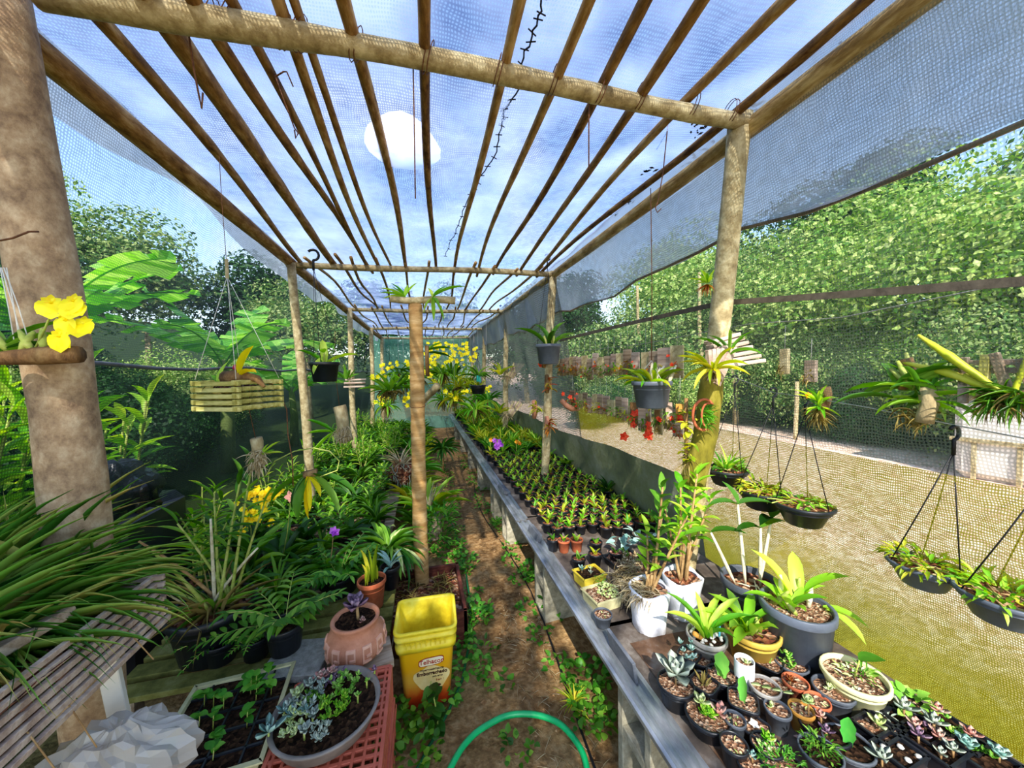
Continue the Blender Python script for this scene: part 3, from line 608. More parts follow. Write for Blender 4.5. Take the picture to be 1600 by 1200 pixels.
# white sacks used as pots, with cane plants
def white_pot(label, loc, r, h, tall, dirs):
    t = T('white_pot_plant', label, 'potted plant', loc); mb = MB()
    seg = 28; rows = [(r*.72, 0), (r*.80, .01), (r*.84, h*.3), (r*.92, h*.6), (r*1.0, h*.85), (r*1.03, h), (r*.93, h*1.0), (r*.88, h*.9)]
    vs = [((q*(1+.035*math.sin(5*a+k)+.02*math.sin(9*a+2*k)))*math.cos(a), (q*(1+.035*math.sin(5*a+k)))*math.sin(a), z+(.008*math.sin(3*a+k) if z else 0)) for k, (q, z) in enumerate(rows) for a in [2*PI*j/seg for j in range(seg)]]
    mb.add(vs, [(i*seg+j, i*seg+(j+1) % seg, (i+1)*seg+(j+1) % seg, (i+1)*seg+j) for i in range(len(rows)-1) for j in range(seg)]); part('pot', mb, white_bag, t)
    mb = MB(); mb.disc(r*.9, h*.9, 20, 5, .008); part('soil', mb, chip_m, t)
    for d, L in dirs: cane(t, (U(-.015, .015), U(-.015, .015), h*.88), d, L, int(L*34), .085, .03, G_mid if R.random() < .4 else G_bright, cane_b, .12, .006, start=.33, el=.6, kind='ovate')
    if 'straw' in label and 'front' in label: leaves(t, [lmat((U(-.05, .04)-.02, U(-.05, .05), h*.93), U(1.6, 4.6), U(-.6, .9), U(.04, .09), .0022) for i in range(220)], G_dry, 'grass', 1.2, False, name='straw', seg=4)
    for i in range(5): stemtube(t, bend((U(-.02, .02), U(-.02, .02), h*.88), (U(-.25, .25), U(-.2, .2), 1), U(.06, .16), 0, 2), .005, cane_b, 'cane')
    return t
p = PZ(1020, 995, BZ); 
white_pot('white sack-like pot in front, overflowing with dry straw, with a leafy cane plant', (p.x+.02, p.y+.05, BZ), .078, .165, .4, [((.10, 0, 1), .42), ((.25, .05, 1), .30), ((.42, -.1, 1), .34), ((.05, .1, 1), .22)])
p = PZ(1072, 975, BZ)
white_pot('white sack-like pot standing behind the straw-topped one, with leafy canes', (p.x+.03, p.y+.06, BZ), .078, .165, .4, [((.0, 0, 1), .40), ((.18, .05, 1), .44), ((.32, -.1, 1), .36), ((-.15, .1, 1), .30), ((.3, .2, 1), .42)])
t = T('straw_heap', 'pale dry straw spilling over and beside the front white pot', 'straw', (PZ(985, 930, BZ).x, PZ(985, 930, BZ).y, BZ))
sp = [lmat((U(-.07, .07), U(-.1, .1), U(.0, .10)), U(0, 6.3), U(-1, .8), U(.03, .09), .0025) for i in range(420)]
o = leaves(t, sp, G_dry, 'grass', .9, False, name='straw', seg=3); 
# dark bark pot with pale canes (cattleya)
b = base(1174, 897, .18); t = T('cane_orchid', 'tall pale-caned orchid with two oval leaves each in a dark pot of red bark', 'potted plant', (b[0]-.03, b[1]-.02, BZ))
pot(t, .10, .075, .18, grey_p, chip_m)
for x, y, d, L in [(-.02, 0, (-.12, 0, 1), .34), (.03, -.02, (.0, 0, 1), .24), (.05, 0, (.22, 0, 1), .27), (-.05, .02, (-.45, .1, 1), .24)]:
    e = bend((x, y, .15), d, L, .02, 6); stemtube(t, e, [.004, .006, .0075, .007, .0065, .0055, .004], cane_p)
    sp = [lmat(e[-1], U(2.4, 3.6), .3, .13, .045), lmat(e[-1], U(-.7, .5), .35, .13, .045)] + ([lmat(e[-1], 2, 1.2, .1, .04)] if L > .3 else [])
    leaves(t, sp, G_deep if L > .25 else G_mid, 'ovate', .5)
for k in range(6): stemtube(t, bend((U(-.04, .05), U(-.04, .02), .165), (U(-1, 1), U(-1, 1), .1), .06, .5, 3), .0025, cane_p, 'root')
# ochre pot
b = base(1175, 980, .115); t = T('ochre_pot_orchid', 'strap-leaved orchid in an ochre yellow pot with a blue tag', 'potted plant', b)
z = pot(t, .083, .062, .115, ochre_p, chip_m); tuft(t, 9, .17, .032, G_bright, (-.01, 0, z), .03, (.6, 1.35)); tuft(t, 5, .16, .03, G_mid, (-.02, .02, z), .03, (.9, 1.4)); creep(t, 24, .06, G_yel, z, .03, .012)
mb = MB(); mb.box((.035, .01, z+.03), (.012, .002, .06), .4); part('plant_tag', mb, pm('blue_tag', ['4aa8c0', '5abccc'], 5), t, False)
for i in range(3): stemtube(t, bend((U(-.03, .03), U(-.03, .03), z), (U(-.3, .3), U(-.3, .3), 1), .05, 0, 3), [.005, .009, .008, .004], cane_g, 'bulb')
# black nursery pot
b = base(1262, 956, .2); b = (b[0]+.01, b[1]+.045, b[2]); t = T('nursery_pot_orchid', 'large black nursery pot against the net holding a broad-leaved orchid', 'potted plant', b)
z = pot(t, .105, .09, .2, blue_grey_p, grit_m, fill=.9)
tuft(t, 7, .15, .038, G_bright, (-.03, 0, z), .03, (.7, 1.4)); leaves(t, [lmat((.04, 0, z+.05), -.6, .9, .15, .045), lmat((.08, -.03, z+.01), -.9, .1, .12, .035), lmat((.08, -.04, z+.01), -1.3, -.2, .12, .035), lmat((.0, .02, z+.03), 2, 1.1, .18, .045), lmat((.03, .02, z+.03), .8, 1.1, .16, .045)], G_bright, 'strap', .6)
for i in range(6): stemtube(t, bend((U(-.06, .06), U(-.06, .06), z), (U(-.5, .5), U(-.5, .5), .7), U(.06, .1), 0, 3), [.006, .009, .008, .004], cane_g if i % 2 else cane_p, 'bulb')
# pebble pot
b = base(1104, 990, .105); t = T('pebble_pot_orchid', 'grey pot topped with white pebbles, bright strap leaves and a mustard cane', 'potted plant', b)
z = pot(t, .062, .046, .105, clear_p, soil_m)
tuft(t, 8, .17, .024, G_bright, (0, 0, z), .015, (.7, 1.45)); stemtube(t, [(-.02, 0, z), (-.06, -.01, z+.035)], [.009, .008], mustard, 'bulb')
for i in range(26):
    mb = MB() if i == 0 else None
    if i == 0: mb.lathe([(0, -.006), (.006, -.003), (.008, 0), (.005, .004), (0, .005)], 7); PM = mb.mesh('pebble', pm('pebble', ['b8b4ac', 'e8e4dc'], 30, rnd=.6))
    a = U(0, 6.3); r_ = U(.015, .052); ob('pebble', PM, t, (r_*math.cos(a), r_*math.sin(a), z+.004), (U(0, 1), U(0, 1), U(0, 6)))
mb = MB(); mb.box((.045, -.01, z+.025), (.01, .002, .045), .3); part('plant_tag', mb, MATS['blue_tag'], t, False)
b = base(1335, 1052, .1); t = T('cream_pot_plant', 'cream pot by the net with low weeds and one long oval leaf', 'potted plant', b)
z = pot(t, .078, .058, .1, cream_p, grit_m); leaves(t, [lmat((.02, 0, z+.05), -.2, .15, .085, .04), lmat((.045, -.01, z), 0, .4, .05, .025)], G_mid, 'ovate', .4); stemtube(t, [(0, 0, z), (.02, 0, z+.05)], .002, cane_g, 'stem'); creep(t, 40, .05, G_pale, z, .02, .008, h=.015); creep(t, 22, .02, G_mid, z, .03, .006, c=(.02, -.01))
# --- the small pots: rim centre px, size, shape, plant
def sp_pot(label, px, py, r, h, m, plant, sq=0, soil=grit_m, name='small_pot_plant', cat='potted plant'):
    b = base(px, py, h); t = T(name, label, cat, b, U(-.4, .4)); z = pot(t, r, r*.74, h, m, soil, sq=5 if sq else 0); plant(t, z); return t
def paddle(az=0, L=.07, W=.03, lean=.2, m=None): 
    def f(t, z):
        o = leaves(t, [lmat((0, 0, z-.004), az, PI/2-lean, L, W)], m or G_cact, 'paddle', -.15, True, seg=9)
    return f
def ros(n, L, W, m, dz=.02, c=(0, 0), el1=.1):
    def f(t, z):
        stemtube(t, [(c[0], c[1], z-.003), (c[0], c[1], z+dz)], .0025, cane_b, 'stem'); rosette(t, n, L, W, m, (c[0], c[1], z+dz), el1=el1)
    return f
def sedf(n, rad, m, size=.012, h=.02): return lambda t, z: sedum(t, n, rad, m, z, size, h=h) and None
def multi(*fs): return lambda t, z: [f(t, z) for f in fs] and None
def bare(t, z): creep(t, 5, .02, G_pale, z, .012, .005, h=.004)
sp_pot('small square black pot with a blue-grey scalloped succulent behind the big grey rosette', 1077, 1020, .032, .065, black_p, multi(sedf(10, .035, G_blue, .016, .035)), 1)
sp_pot('small square pot of gritty soil right of the blue-grey succulent', 1098, 1031, .028, .06, black_p, bare, 1)
sp_pot('big grey-green ghost rosette spilling over its black pot at the bench edge', 1056, 1066, .052, .07, black_p, ros(16, .075, .036, G_grey, .035), 0)
sp_pot('square black pot with a spiky brownish haworthia left of the cactus paddle pot', 1100, 1065, .036, .07, black_p, multi(lambda t, z: tuft(t, 12, .04, .008, G_root, (0, 0, z), .01, (.3, 1.4), 'lance', -.3)), 1)
sp_pot('round black pot with one upright forked cactus paddle left of the white tube', 1128, 1053, .043, .065, black_p, multi(paddle(.3, .085, .04, .1), paddle(2.6, .05, .03, .5)), 0)
b = base(1163, 1030, .115); t = T('white_tube_planter', 'white plastic pipe planter with a tiny pale succulent in it', 'potted plant', b); z = pot(t, .028, .028, .115, white_p, grit_m, rim=False); rosette(t, 7, .02, .012, G_pale, (.008, 0, z))
sp_pot('square black pot with a short green cactus pad right of the white tube', 1200, 1032, .04, .05, black_p, paddle(1.2, .045, .022, .3), 1)
sp_pot('wide round grey pot with olive sedum sprigs under the nursery pot', 1236, 1033, .048, .05, grey_p, multi(sedf(8, .025, G_sed, .018, .03)), 0)
sp_pot('cloudy cup pot with a jointed pale green succulent lying across it', 1195, 1070, .04, .075, clear_p, lambda t, z: leaves(t, [lmat((-.03+.02*i, .02-.018*i, z+.006), -.7, .15, .026, .014) for i in range(4)], G_pale, 'succ', 0, True, seg=4))
sp_pot('tiny cloudy pot between the cloudy cup and the terracotta pot with red rosette', 1219, 1069, .027, .05, clear_p, bare)
sp_pot('terracotta coloured pot with a small red rosette on its left rim', 1243, 1064, .034, .06, terra, ros(12, .022, .01, G_red, .012, (-.02, .0)))
sp_pot('low round black pot with bright green and pinkish rosettes at the metal rail', 1106, 1114, .058, .055, black_p, multi(sedf(16, .018, G_bright, .016, .02), ros(12, .032, .016, G_pale, .02, (.0, .02)), ros(9, .038, .018, G_pink, .012, (.02, -.02))))
sp_pot('square black pot with one tall cactus pad in the middle of the small pots', 1161, 1092, .038, .065, black_p, paddle(.2, .08, .026, .12), 1)
sp_pot('small grey pot with a pale stone on its soil right of the tall cactus pad', 1215, 1106, .032, .065, grey_p, ros(5, .018, .012, G_pale, .004, (-.01, .01)))
sp_pot('small mustard coloured pot with bare gritty soil', 1252, 1106, .03, .065, mustard, bare)
sp_pot('small terracotta pot with pebbly soil, right of the mustard one', 1277, 1093, .031, .06, terra, bare)
sp_pot('round grey-rimmed pot with white-flowered succulent in front of the cream pot', 1302, 1075, .05, .065, grey_p, multi(sedf(6, .015, G_pale, .014, .015)))
sp_pot('small grey pot of bare gritty soil right of the two-rosette pot', 1148, 1122, .027, .06, grey_p, bare)
sp_pot('small pot with one white bloom on its soil in the front middle', 1178, 1132, .034, .05, black_p, lambda t, z: flowers(t, [(0, 0, z+.008)], .014, white_flower, face=(0, -.3, 1)), 1)
sp_pot('deep black pot of bare soil at the front left of the small pots', 1147, 1160, .032, .065, black_p, bare, soil=grit_m)
sp_pot('black pot with a lime green sedum head near the bottom middle', 1198, 1162, .036, .05, black_p, multi(ros(14, .026, .012, G_bright, .02), sedf(4, .02, G_pale, .014)))
sp_pot('small black pot with a tiny pale blue rosette at the bottom edge', 1172, 1190, .03, .05, black_p, ros(9, .018, .008, G_blue, .014, (.01, 0)))
sp_pot('low pot filled with a bright green mossy carpet plant at the bottom', 1222, 1194, .046, .045, black_p, lambda t, z: creep(t, 260, .05, G_fern, z, .014, .004, h=.018))
sp_pot('long oval black planter with mixed brown rosettes below the terracotta pot', 1288, 1134, .055, .055, black_p, multi(ros(12, .024, .011, G_purp, .01, (-.02, -.01)), ros(10, .022, .012, G_pink, .02, (.01, .01)), ros(10, .025, .02, G_pale, .045, (.0, .035))), soil=soil_m)
sp_pot('round black pot filled with small dark green sprigs', 1282, 1172, .045, .055, grey_p, lambda t, z: creep(t, 120, .036, G_mid, z, .016, .005, h=.03), soil=soil_m)
sp_pot('round black pot with a single bright green oval cactus pad near the bottom right', 1325, 1160, .052, .05, grey_p, multi(paddle(.3, .075, .03, .15)), soil=soil_m)
def tray(label, px, py, w_, d_, h, m, plant, soil=soil_m, rz=0, z0=BZ, name='tray_plant'):
    b = base(px, py, h, z0); t = T(name, label, 'planter tray', b, rz); mb = MB(); tk = .004
    mb.box((0, 0, .003), (w_*.9, d_*.9, .006))
    for s in (-1, 1):
        for ax in (0, 1):
            W = w_ if ax == 0 else d_; D = d_ if ax == 0 else w_
            q = [(-W*.45, D*.45, 0), (W*.45, D*.45, 0), (W*.5, D*.5, h), (-W*.5, D*.5, h), (-W*.45, D*.45-tk, 0), (W*.45, D*.45-tk, 0), (W*.5, D*.5-tk, h), (-W*.5, D*.5-tk, h), (-W*.53, D*.53, h), (W*.53, D*.53, h), (W*.53, D*.53, h-.005), (-W*.53, D*.53, h-.005)]
            if ax: q = [(y_, -x_, z_) for x_, y_, z_ in q]
            if s < 0: q = [(-x_, -y_, z_) for x_, y_, z_ in q]
            mb.add(q, [(1, 0, 3, 2), (4, 5, 6, 7), (7, 6, 9, 8), (8, 9, 10, 11), (0, 1, 5, 4)])
    part('tray', mb, m, t, False); nn = 10
    mb = MB(); mb.add([((i/nn-.5)*w_*.97, (j/nn-.5)*d_*.97, h*.8+U(-.003, .003)) for j in range(nn+1) for i in range(nn+1)], [(j*(nn+1)+i, j*(nn+1)+i+1, (j+1)*(nn+1)+i+1, (j+1)*(nn+1)+i) for j in range(nn) for i in range(nn)])
    part('soil', mb, soil, t); plant(t, h*.8); return t
tray('small black tray with a pale split succulent in front of the cream pot', 1372, 1134, .085, .075, .05, black_p, multi(ros(9, .035, .016, G_pale, .012)), grit_m, .1)
tray('small black tray with four white pebbles on dark soil', 1404, 1170, .09, .075, .05, black_p, lambda t, z: [ob('pebble', PM, t, (x, y, z+.003), (0, 0, U(0, 3)), ) for x, y in ((-.02, .02), (.02, .005), (-.005, -.02), (.03, -.025))] and None, soil_m, .1)
tray('small black tray with a tiny grey weed, behind the pale split succulent', 1386, 1115, .085, .06, .05, black_p, lambda t, z: tuft(t, 8, .025, .006, G_grey, (0, 0, z), .01, (.2, 1.2), 'lance'), soil_m, .1)
tray('black tray with two lanky grey ghost rosettes by the net', 1428, 1128, .08, .10, .05, black_p, multi(ros(12, .04, .016, G_grey, .03, (0, .02)), ros(12, .036, .014, G_grey, .028, (.02, -.03)), ros(9, .03, .014, G_pink, .015, (-.02, -.01))), soil_m, .1)
tray('black tray crowded with small lilac-grey rosettes at the right', 1462, 1160, .10, .09, .05, black_p, multi(ros(12, .03, .012, G_purp, .02, (-.03, .02)), ros(12, .03, .012, G_pink, .015, (.02, .0)), ros(12, .026, .012, G_grey, .02, (.0, -.03)), ros(9, .022, .01, G_purp, .012, (.03, .03)), ros(9, .022, .01, G_grey, .012, (-.03, -.02))), soil_m, .1)
sp_pot('black pot with coarse green herb against the yellow net', 1425, 1100, .035, .06, black_p, lambda t, z: creep(t, 30, .035, G_sed, z, .035, .022, kind='ovate', h=.04))
tray('black tray with orange-pink rosettes against the yellow net', 1490, 1138, .09, .11, .045, black_p, multi(ros(12, .03, .016, G_pink, .03, (0, .03)), ros(12, .028, .014, G_pink, .02, (0, -.03)), sedf(8, .02, G_sed, .014)), soil_m, .1)
tray('black tray of blue-green rosettes in the bottom right corner', 1535, 1178, .1, .1, .045, black_p, multi(ros(14, .032, .02, G_blue, .02, (-.02, .02)), ros(14, .03, .018, G_blue, .02, (.02, -.02)), sedf(6, .03, G_mid, .014)), soil_m, .1)
sp_pot('black pot with long white-grey leaves at the bottom edge', 1378, 1194, .045, .04, black_p, ros(10, .04, .014, G_grey, .02), soil=soil_m)
for (x, y, l) in [(1240, 1150, 'fallen lilac leaves lying in mud between the front pots'), (1205, 1120, 'fallen pale leaf beside the tall cactus pad pot')]:
    q = PZ(x, y, BZ+.012); o = tag(ob('fallen_leaf', lmesh('ovate', .3, G_pink), None, M=Matrix.Translation(q) @ Matrix.Rotation(-.8, 4, 'Z') @ Matrix.Diagonal((.04, .012, .04, 1))), l, 'leaf')
# --- middle of the bench
tray('yellow rimmed tray with grey and white succulents behind the slate', 921, 893, .125, .10, .055, yellow_t, multi(ros(8, .03, .014, G_blue, .02, (-.03, .02)), ros(8, .02, .01, G_grey, .01, (.0, -.01)), ros(8, .02, .01, G_pale, .01, (.02, .02))), soil_m, .15)
tray('cream rimmed tray with yellow-green sedum in front of the yellow tray', 940, 925, .13, .12, .05, cream_t, multi(lambda t, z: sedum(t, 60, .045, G_pale, z, .01, (.025, -.01)), lambda t, z: creep(t, 60, .02, G_fern, z, .014, .005, c=(.03, .05), h=.05)), grit_m, .15)
tray('long low black tray of dried sedum beside the front white pot', 985, 880, .17, .24, .04, black_p, multi(lambda t, z: sedum(t, 50, .07, G_dry, z, .014), lambda t, z: sedum(t, 18, .03, G_pink, z, .016, (-.04, .08)), lambda t, z: sedum(t, 10, .02, G_sed, z, .016, (.03, .09))), grit_m, .1)
sp_pot('small grey round pot of reddish soil behind the standing slate slab', 942, 958, .036, .05, grey_p, bare)
for (x, y, m_, lab, c_) in [(904, 871, black_p, 'black pot with a round leaf and white blossom behind the yellow tray', G_mid), (930, 864, black_p, 'black pot of orange-brown soil behind the yellow tray', G_yel), (962, 862, black_p, 'black pot of bare brown soil, right of the orange-brown one', G_mid), (881, 843, terra, 'left of the two terracotta seedling pots in front of the seedlings', G_bright), (901, 842, terra, 'right of the two terracotta seedling pots in front of the seedlings', G_bright), (864, 841, black_p, 'black seedling pot at the rail left of the terracotta pots', G_mid), (931, 846, black_p, 'black seedling pot standing right of the terracotta pots', G_bright)]:
    sp_pot(lab, x, y, .035, .07, m_, (lambda cc: lambda t, z: tuft(t, 3, .05, .02, cc, (0, 0, z), .006, (.8, 1.5), 'ovate', .4))(c_), 0, chip_m)
for (x, y, lab) in [(975, 850, 'blue-green scrambling leaves across the pots at the front of the seedlings'), (1000, 845, 'jagged blue-green climber leaves at the right front of the seedlings')]:
    q = PZ(x, y, BZ+.05); t = T('trailing_plant', lab, 'plant', (q.x, q.y, BZ)); creep(t, 16, .07, G_blue, .04, .05, .03, kind='ovate', h=.05)
# --- seedlings: prototypes and copies
protos = []
SG = 'small potted orchid seedlings packed on the bench'
for k in range(8):
    t = T('seedling_pot', 'orchid seedling in a small black pot, packed with others on the bench', 'potted plant', (0, 0, -50), 0, SG)
    z = pot(t, .036, .027, .062, black_p, chip_m)
    nl = 3+k % 4; tuft(t, nl, .05+.008*(k % 3), .017, [G_bright, G_yel, G_mid, G_bright][k % 4], (0, 0, z), .008, (.7, 1.45), 'ovate' if k % 2 else 'lance', .5, single=False, stuff=False)
    if k % 3 == 0: tuft(t, 2, .045, .013, G_red, (.005, 0, z), .01, (.2, .9), 'lance', .6, single=False, stuff=False)
    protos.append(t)
used = set()
def place(k, loc, rz, sc_, label):
    if k not in used: used.add(k); o = protos[k]; o.location = loc; o.rotation_euler = (0, 0, rz); o.scale = (sc_,)*3
    else: o = copy_tree(protos[k], loc, rz, scale=sc_)
    o['label'] = label
for j in range(28):
    for i in range(9):
        x = .76+.079*i+(.03 if j % 2 else 0)+U(-.008, .008); y = 1.98+.077*j+U(-.008, .008)
        if x > 1.44: continue
        if j == 0 and i < 4: continue
        place(R.randrange(8), (x, y, BZ), U(0, 6.3), U(.9, 1.12), f'orchid seedling pot, {ORD[i]} from the metal rail in the {ORD[j]} seedling row')
# taller plants farther down the bench
far = []
for k in range(5):
    t = T('bench_orchid', 'bright green young orchid clump far down the bench on the right', 'potted plant', (0, 0, -50), 0, 'young orchid clumps far down the bench')
    z = pot(t, .05, .04, .08, black_p, chip_m); tuft(t, 12, .15+.02*k, .018, [G_bright, G_mid, G_fern, G_bright, G_yel][k], (0, 0, z), .025, (.8, 1.45), 'strap', .7, single=False, seg=5)
    far.append(t)
uf = set()
for j in range(36):
    for i in range(5):
        if R.random() < .1: continue
        k = R.randrange(5); loc = (.78+.15*i+U(-.03, .03), 4.15+.13*j+U(-.03, .03), BZ)
        if k not in uf: uf.add(k); far[k].location = loc; o = far[k]
        else: o = copy_tree(far[k], loc, U(0, 6), scale=U(.85, 1.15))
        o['label'] = f'young orchid clump, {ORD[i]} from the rail in the {ORD[j]} row behind the seedlings'
# purple and orange flowering plants
p_ = PZ(797, 712, .62); t = T('purple_orchid', 'orchid with a purple flower spray at the bench rail before the far clumps', 'potted plant', (.80, 3.95, BZ)); z = pot(t, .05, .04, .08, black_p, chip_m)
tuft(t, 6, .12, .02, G_bright, (0, 0, z), .01); stemtube(t, [(0, 0, z), (-.01, -.02, .2), (0, -.03, .26)], .003, cane_g, 'stem'); flowers(t, [(U(-.05, .05), U(-.06, 0), .18+U(0, .09)) for i in range(9)], .032, FL_pur)
t = T('orange_orchid', 'orchid with one orange-red bloom right of the purple spray', 'potted plant', (1.02, 3.95, BZ)); z = pot(t, .05, .04, .08, black_p, chip_m); tuft(t, 7, .13, .02, G_mid, (0, 0, z), .01); stemtube(t, [(0, 0, z), (0, -.02, .22)], .003, cane_g, 'stem'); flowers(t, [(0, -.03, .23), (.03, -.03, .21)], .03, FL_or)
t = T('orange_orchid', 'orchid with one small orange bloom left of the purple spray', 'potted plant', (.74, 4.05, BZ)); z = pot(t, .05, .04, .08, black_p, chip_m); tuft(t, 7, .13, .02, G_yel, (0, 0, z), .01); stemtube(t, [(0, 0, z), (0, -.02, .24)], .003, cane_g, 'stem'); flowers(t, [(0, -.03, .25)], .028, FL_or)
for i, (x, y, lab) in enumerate([(1.40, 2.55, 'dark leafy plant at the back edge of the seedlings near the skirt cloth'), (1.42, 3.4, 'leafy plant at the back of the bench before the second right post'), (1.35, 3.8, 'tall-stemmed leafy plant beside the second right post'), (1.3, 4.3, 'leafy shrub in a pot beyond the second right post')]):
    t = T('leafy_pot_plant', lab, 'potted plant', (x, y, BZ)); z = pot(t, .05, .04, .08, black_p, soil_m); tuft(t, 14, .13, .035, G_deep if i < 1 else G_mid, (0, 0, z), .03, (.3, 1.4), 'ovate', .5)
# skirt cloth behind the bench
def skx(z): return rx(z)-.05
o = gridmesh('skirt_cloth', 90, 10, lambda u, v: (skx(.84-v*.84)+.012*math.sin(u*70+v*4), 1.62+7.8*u, (.84+.02*math.sin(u*19))*(1-v)), tarp_m); tag(o, 'grey-green opaque skirt cloth along the foot of the right net behind the seedlings', 'cloth')
# ================================================================== HANGING THINGS, right side
HX = 1.38
def hbowl(label, px, py, r, hp, m=black_p, plant=None, h=None):
    q = PX(px, py, HX); h = h or r*.85; t = T('hanging_bowl', label, 'hanging pot', (q.x, q.y, q.z-h))
    z = pot(t, r, r*.62, h, m, chip_m, fill=.88); plant(t, z)
    k = PX(*hp, HX); hanger(t, r*.98, h, (k.x-q.x, k.y-q.y, k.z-q.z+h-.0), 3, dark_wire, .0017, .05); return t
def bowlplant(n, m1, m2, rad, L=.05, long=0):
    def f(t, z):
        creep(t, n, rad, m1, z, L, L*.3, drop=.6); creep(t, n//3, rad*.9, m2, z, L*.8, L*.25)
        for i in range(8): stemtube(t, bend((U(-rad, rad)*.5, U(-rad, rad)*.5, z+.01), (U(-1, 1), U(-1, 1), .2), U(.04, .09), .3, 3), .0022, cane_b if i % 2 else cane_g, 'stem')
        if long: tuft(t, long, .13, .012, G_bright, (0, 0, z), .03, (.8, 1.5), 'grass', .7)
    return f
hbowl('farthest hanging black bowl, just right of the near right post, with upright thin leaves', 1135, 732, .088, (1148, 610), plant=bowlplant(36, G_mid, G_bright, .075, .05, 16))
hbowl('middle one of the three hanging black bowls in line, with a yellow-green mat of leaves', 1190, 765, .09, (1208, 632), plant=bowlplant(80, G_yel, G_bright, .08, .045))
hbowl('hanging black bowl with bark and a few green shoots, nearest of the three in line', 1255, 786, .092, (1258, 645), plant=bowlplant(34, G_bright, G_mid, .07, .045))
hbowl('hanging black bowl with yellow-green creepers, left of the pair at the right edge', 1443, 880, .075, (1490, 705), m=blue_grey_p, plant=bowlplant(110, G_yel, G_bright, .08, .038))
hbowl('hanging black bowl cut by the right edge of the photo, full of creepers', 1568, 928, .08, (1640, 745), m=blue_grey_p, plant=bowlplant(110, G_bright, G_yel, .08, .04))
cord('support_wire', 'thin wire along the right net from which the black bowls hang', 'wire', [(HX, y, z) for y, z in ((3.1, 1.42), (1.6, 1.39), (1.34, 1.405), (1.15, 1.345), (1.03, 1.335), (.84, 1.315), (.64, 1.285), (.45, 1.26), (.1, 1.22))], .0018, grey_wire)
cord('support_wire', 'upper thin wire along the right net holding the wooden orchid mounts', 'wire', [(1.36, y, z) for y, z in ((3.1, 1.62), (2, 1.61), (1.25, 1.635), (.9, 1.61), (.65, 1.63), (.3, 1.66))], .0018, grey_wire)
# two pots on long hangers
q = PY(857, 541, 2.95); t = T('hanging_pot', 'hanging black pot with broad strap leaves in front of the second right post', 'hanging pot', (q.x, q.y, q.z-.155))
z = pot(t, .105, .085, .17, blue_grey_p, chip_m); leaves(t, [lmat((-.02, 0, z), 2.9, 1.0, .34, .05), lmat((0, 0, z), 2.0, 1.35, .30, .055), lmat((.02, 0, z), .4, 1.35, .32, .05), lmat((.04, 0, z), .2, .9, .3, .05), lmat((.03, .02, z), -.6, .9, .2, .045), lmat((0, -.02, z), -1.6, 1.2, .2, .05)], G_mid, 'strap', .9)
for i in range(6): stemtube(t, bend((U(-.04, .04), U(-.04, .04), z), (U(-.3, .3), U(-.3, .3), 1), .1, 0, 3), [.007, .009, .008, .004], cane_g, 'bulb')
k = PY(856, 415, 2.95); hanger(t, .1, .165, (0, 0, k.z-q.z+.155), 3, dark_wire, .002, .07)
q = PY(1018, 597, 1.6); t = T('hanging_pot', 'big blue-grey hanging pot with spiky yellow-green orchid, left of the near right post', 'hanging pot', (q.x, q.y, q.z-.13))
z = pot(t, .094, .074, .135, blue_grey_p, chip_m); tuft(t, 12, .18, .02, G_yel, (.01, 0, z), .04, (.4, 1.3)); tuft(t, 10, .15, .02, G_bright, (-.02, 0, z), .04, (.2, 1.2)); tuft(t, 8, .16, .018, G_mid, (.03, .02, z), .04, (.3, 1.3))
for i in range(7): stemtube(t, bend((.02+U(-.03, .05), U(-.04, .04), z), (U(-.1, .6), U(-.3, .3), 1), U(.08, .14), 0, 3), [.006, .011, .009, .004], cane_p, 'bulb')
hanger(t, .09, .132, (.0, 0, .24), 3, grey_wire, .0015, .0)
stemtube(t, [(0, 0, .24), (0.005, 0, .6), (.0, 0, 1.1)], .0022, rust_wire, 'wire')
cord('hook_wire', 'long rusty wire with a loop hanging down to the blue-grey hanging pot', 'wire', [PY(x, y, 1.3) for x, y in ((1045, 152), (1043, 200), (1036, 270), (1028, 315), (1024, 325), (1027, 332), (1033, 326))], .0022, rust_wire)
# small hanging pots farther down
q = PY(747, 603, 4.5); t = T('hanging_pot', 'small black hanging bowl far down the tunnel with a blue label and drooping leaves', 'hanging pot', (q.x, q.y, q.z-.1)); z = pot(t, .1, .075, .11, black_p, chip_m); tuft(t, 16, .3, .012, G_mid, (0, 0, z+.12), .04, (.0, 1.2), 'grass', 1.2); tuft(t, 8, .12, .03, G_yel, (0, 0, z), .04); mb = MB(); mb.box((0, -.05, z+.1), (.05, .003, .08)); part('label', mb, pm('teal_label', ['1a8a80', '2aa89a'], 5), t, False); hanger(t, .1, .11, (0, 0, .45), 3)
# orchid mounts on the two wires
def plank_mount(label, loc, w_, h_, m, fol, fl=None, n=6, L=.05, rz=0, grp=None, wire=.14, thick=.012):
    t = T('orchid_mount', label, 'orchid mount', loc, rz, grp); mb = MB(); mb.box((0, 0, 0), (w_, thick, h_)); part('board', mb, m, t, False)
    mb = MB(); mb.tube([(0, 0, h_/2-.005), (.002, 0, h_/2+wire)], .0012, 4); part('wire', mb, grey_wire, t)
    sp = [lmat((U(-w_*.4, w_*.4), -thick, U(-h_*.4, h_*.05)), -PI/2+U(-1.4, 1.4), U(-.6, 1.0), L*U(.6, 1.1), L*.3) for i in range(n)]
    leaves(t, sp, fol, 'lance', .5, False); 
    sp = [lmat((U(-w_*.4, w_*.4), -thick, -h_*.3+U(-.02, .02)), U(-PI, 0), U(-1.5, 0), .04, .004) for i in range(10)]; leaves(t, sp, G_root, 'grass', .6, False, name='root')
    if fl: flowers(t, [(U(-w_, w_)*.5, -.03, U(-h_*.5, h_*.2)) for i in range(fl[1])], fl[2] if len(fl) > 2 else .018, fl[0])
    return t
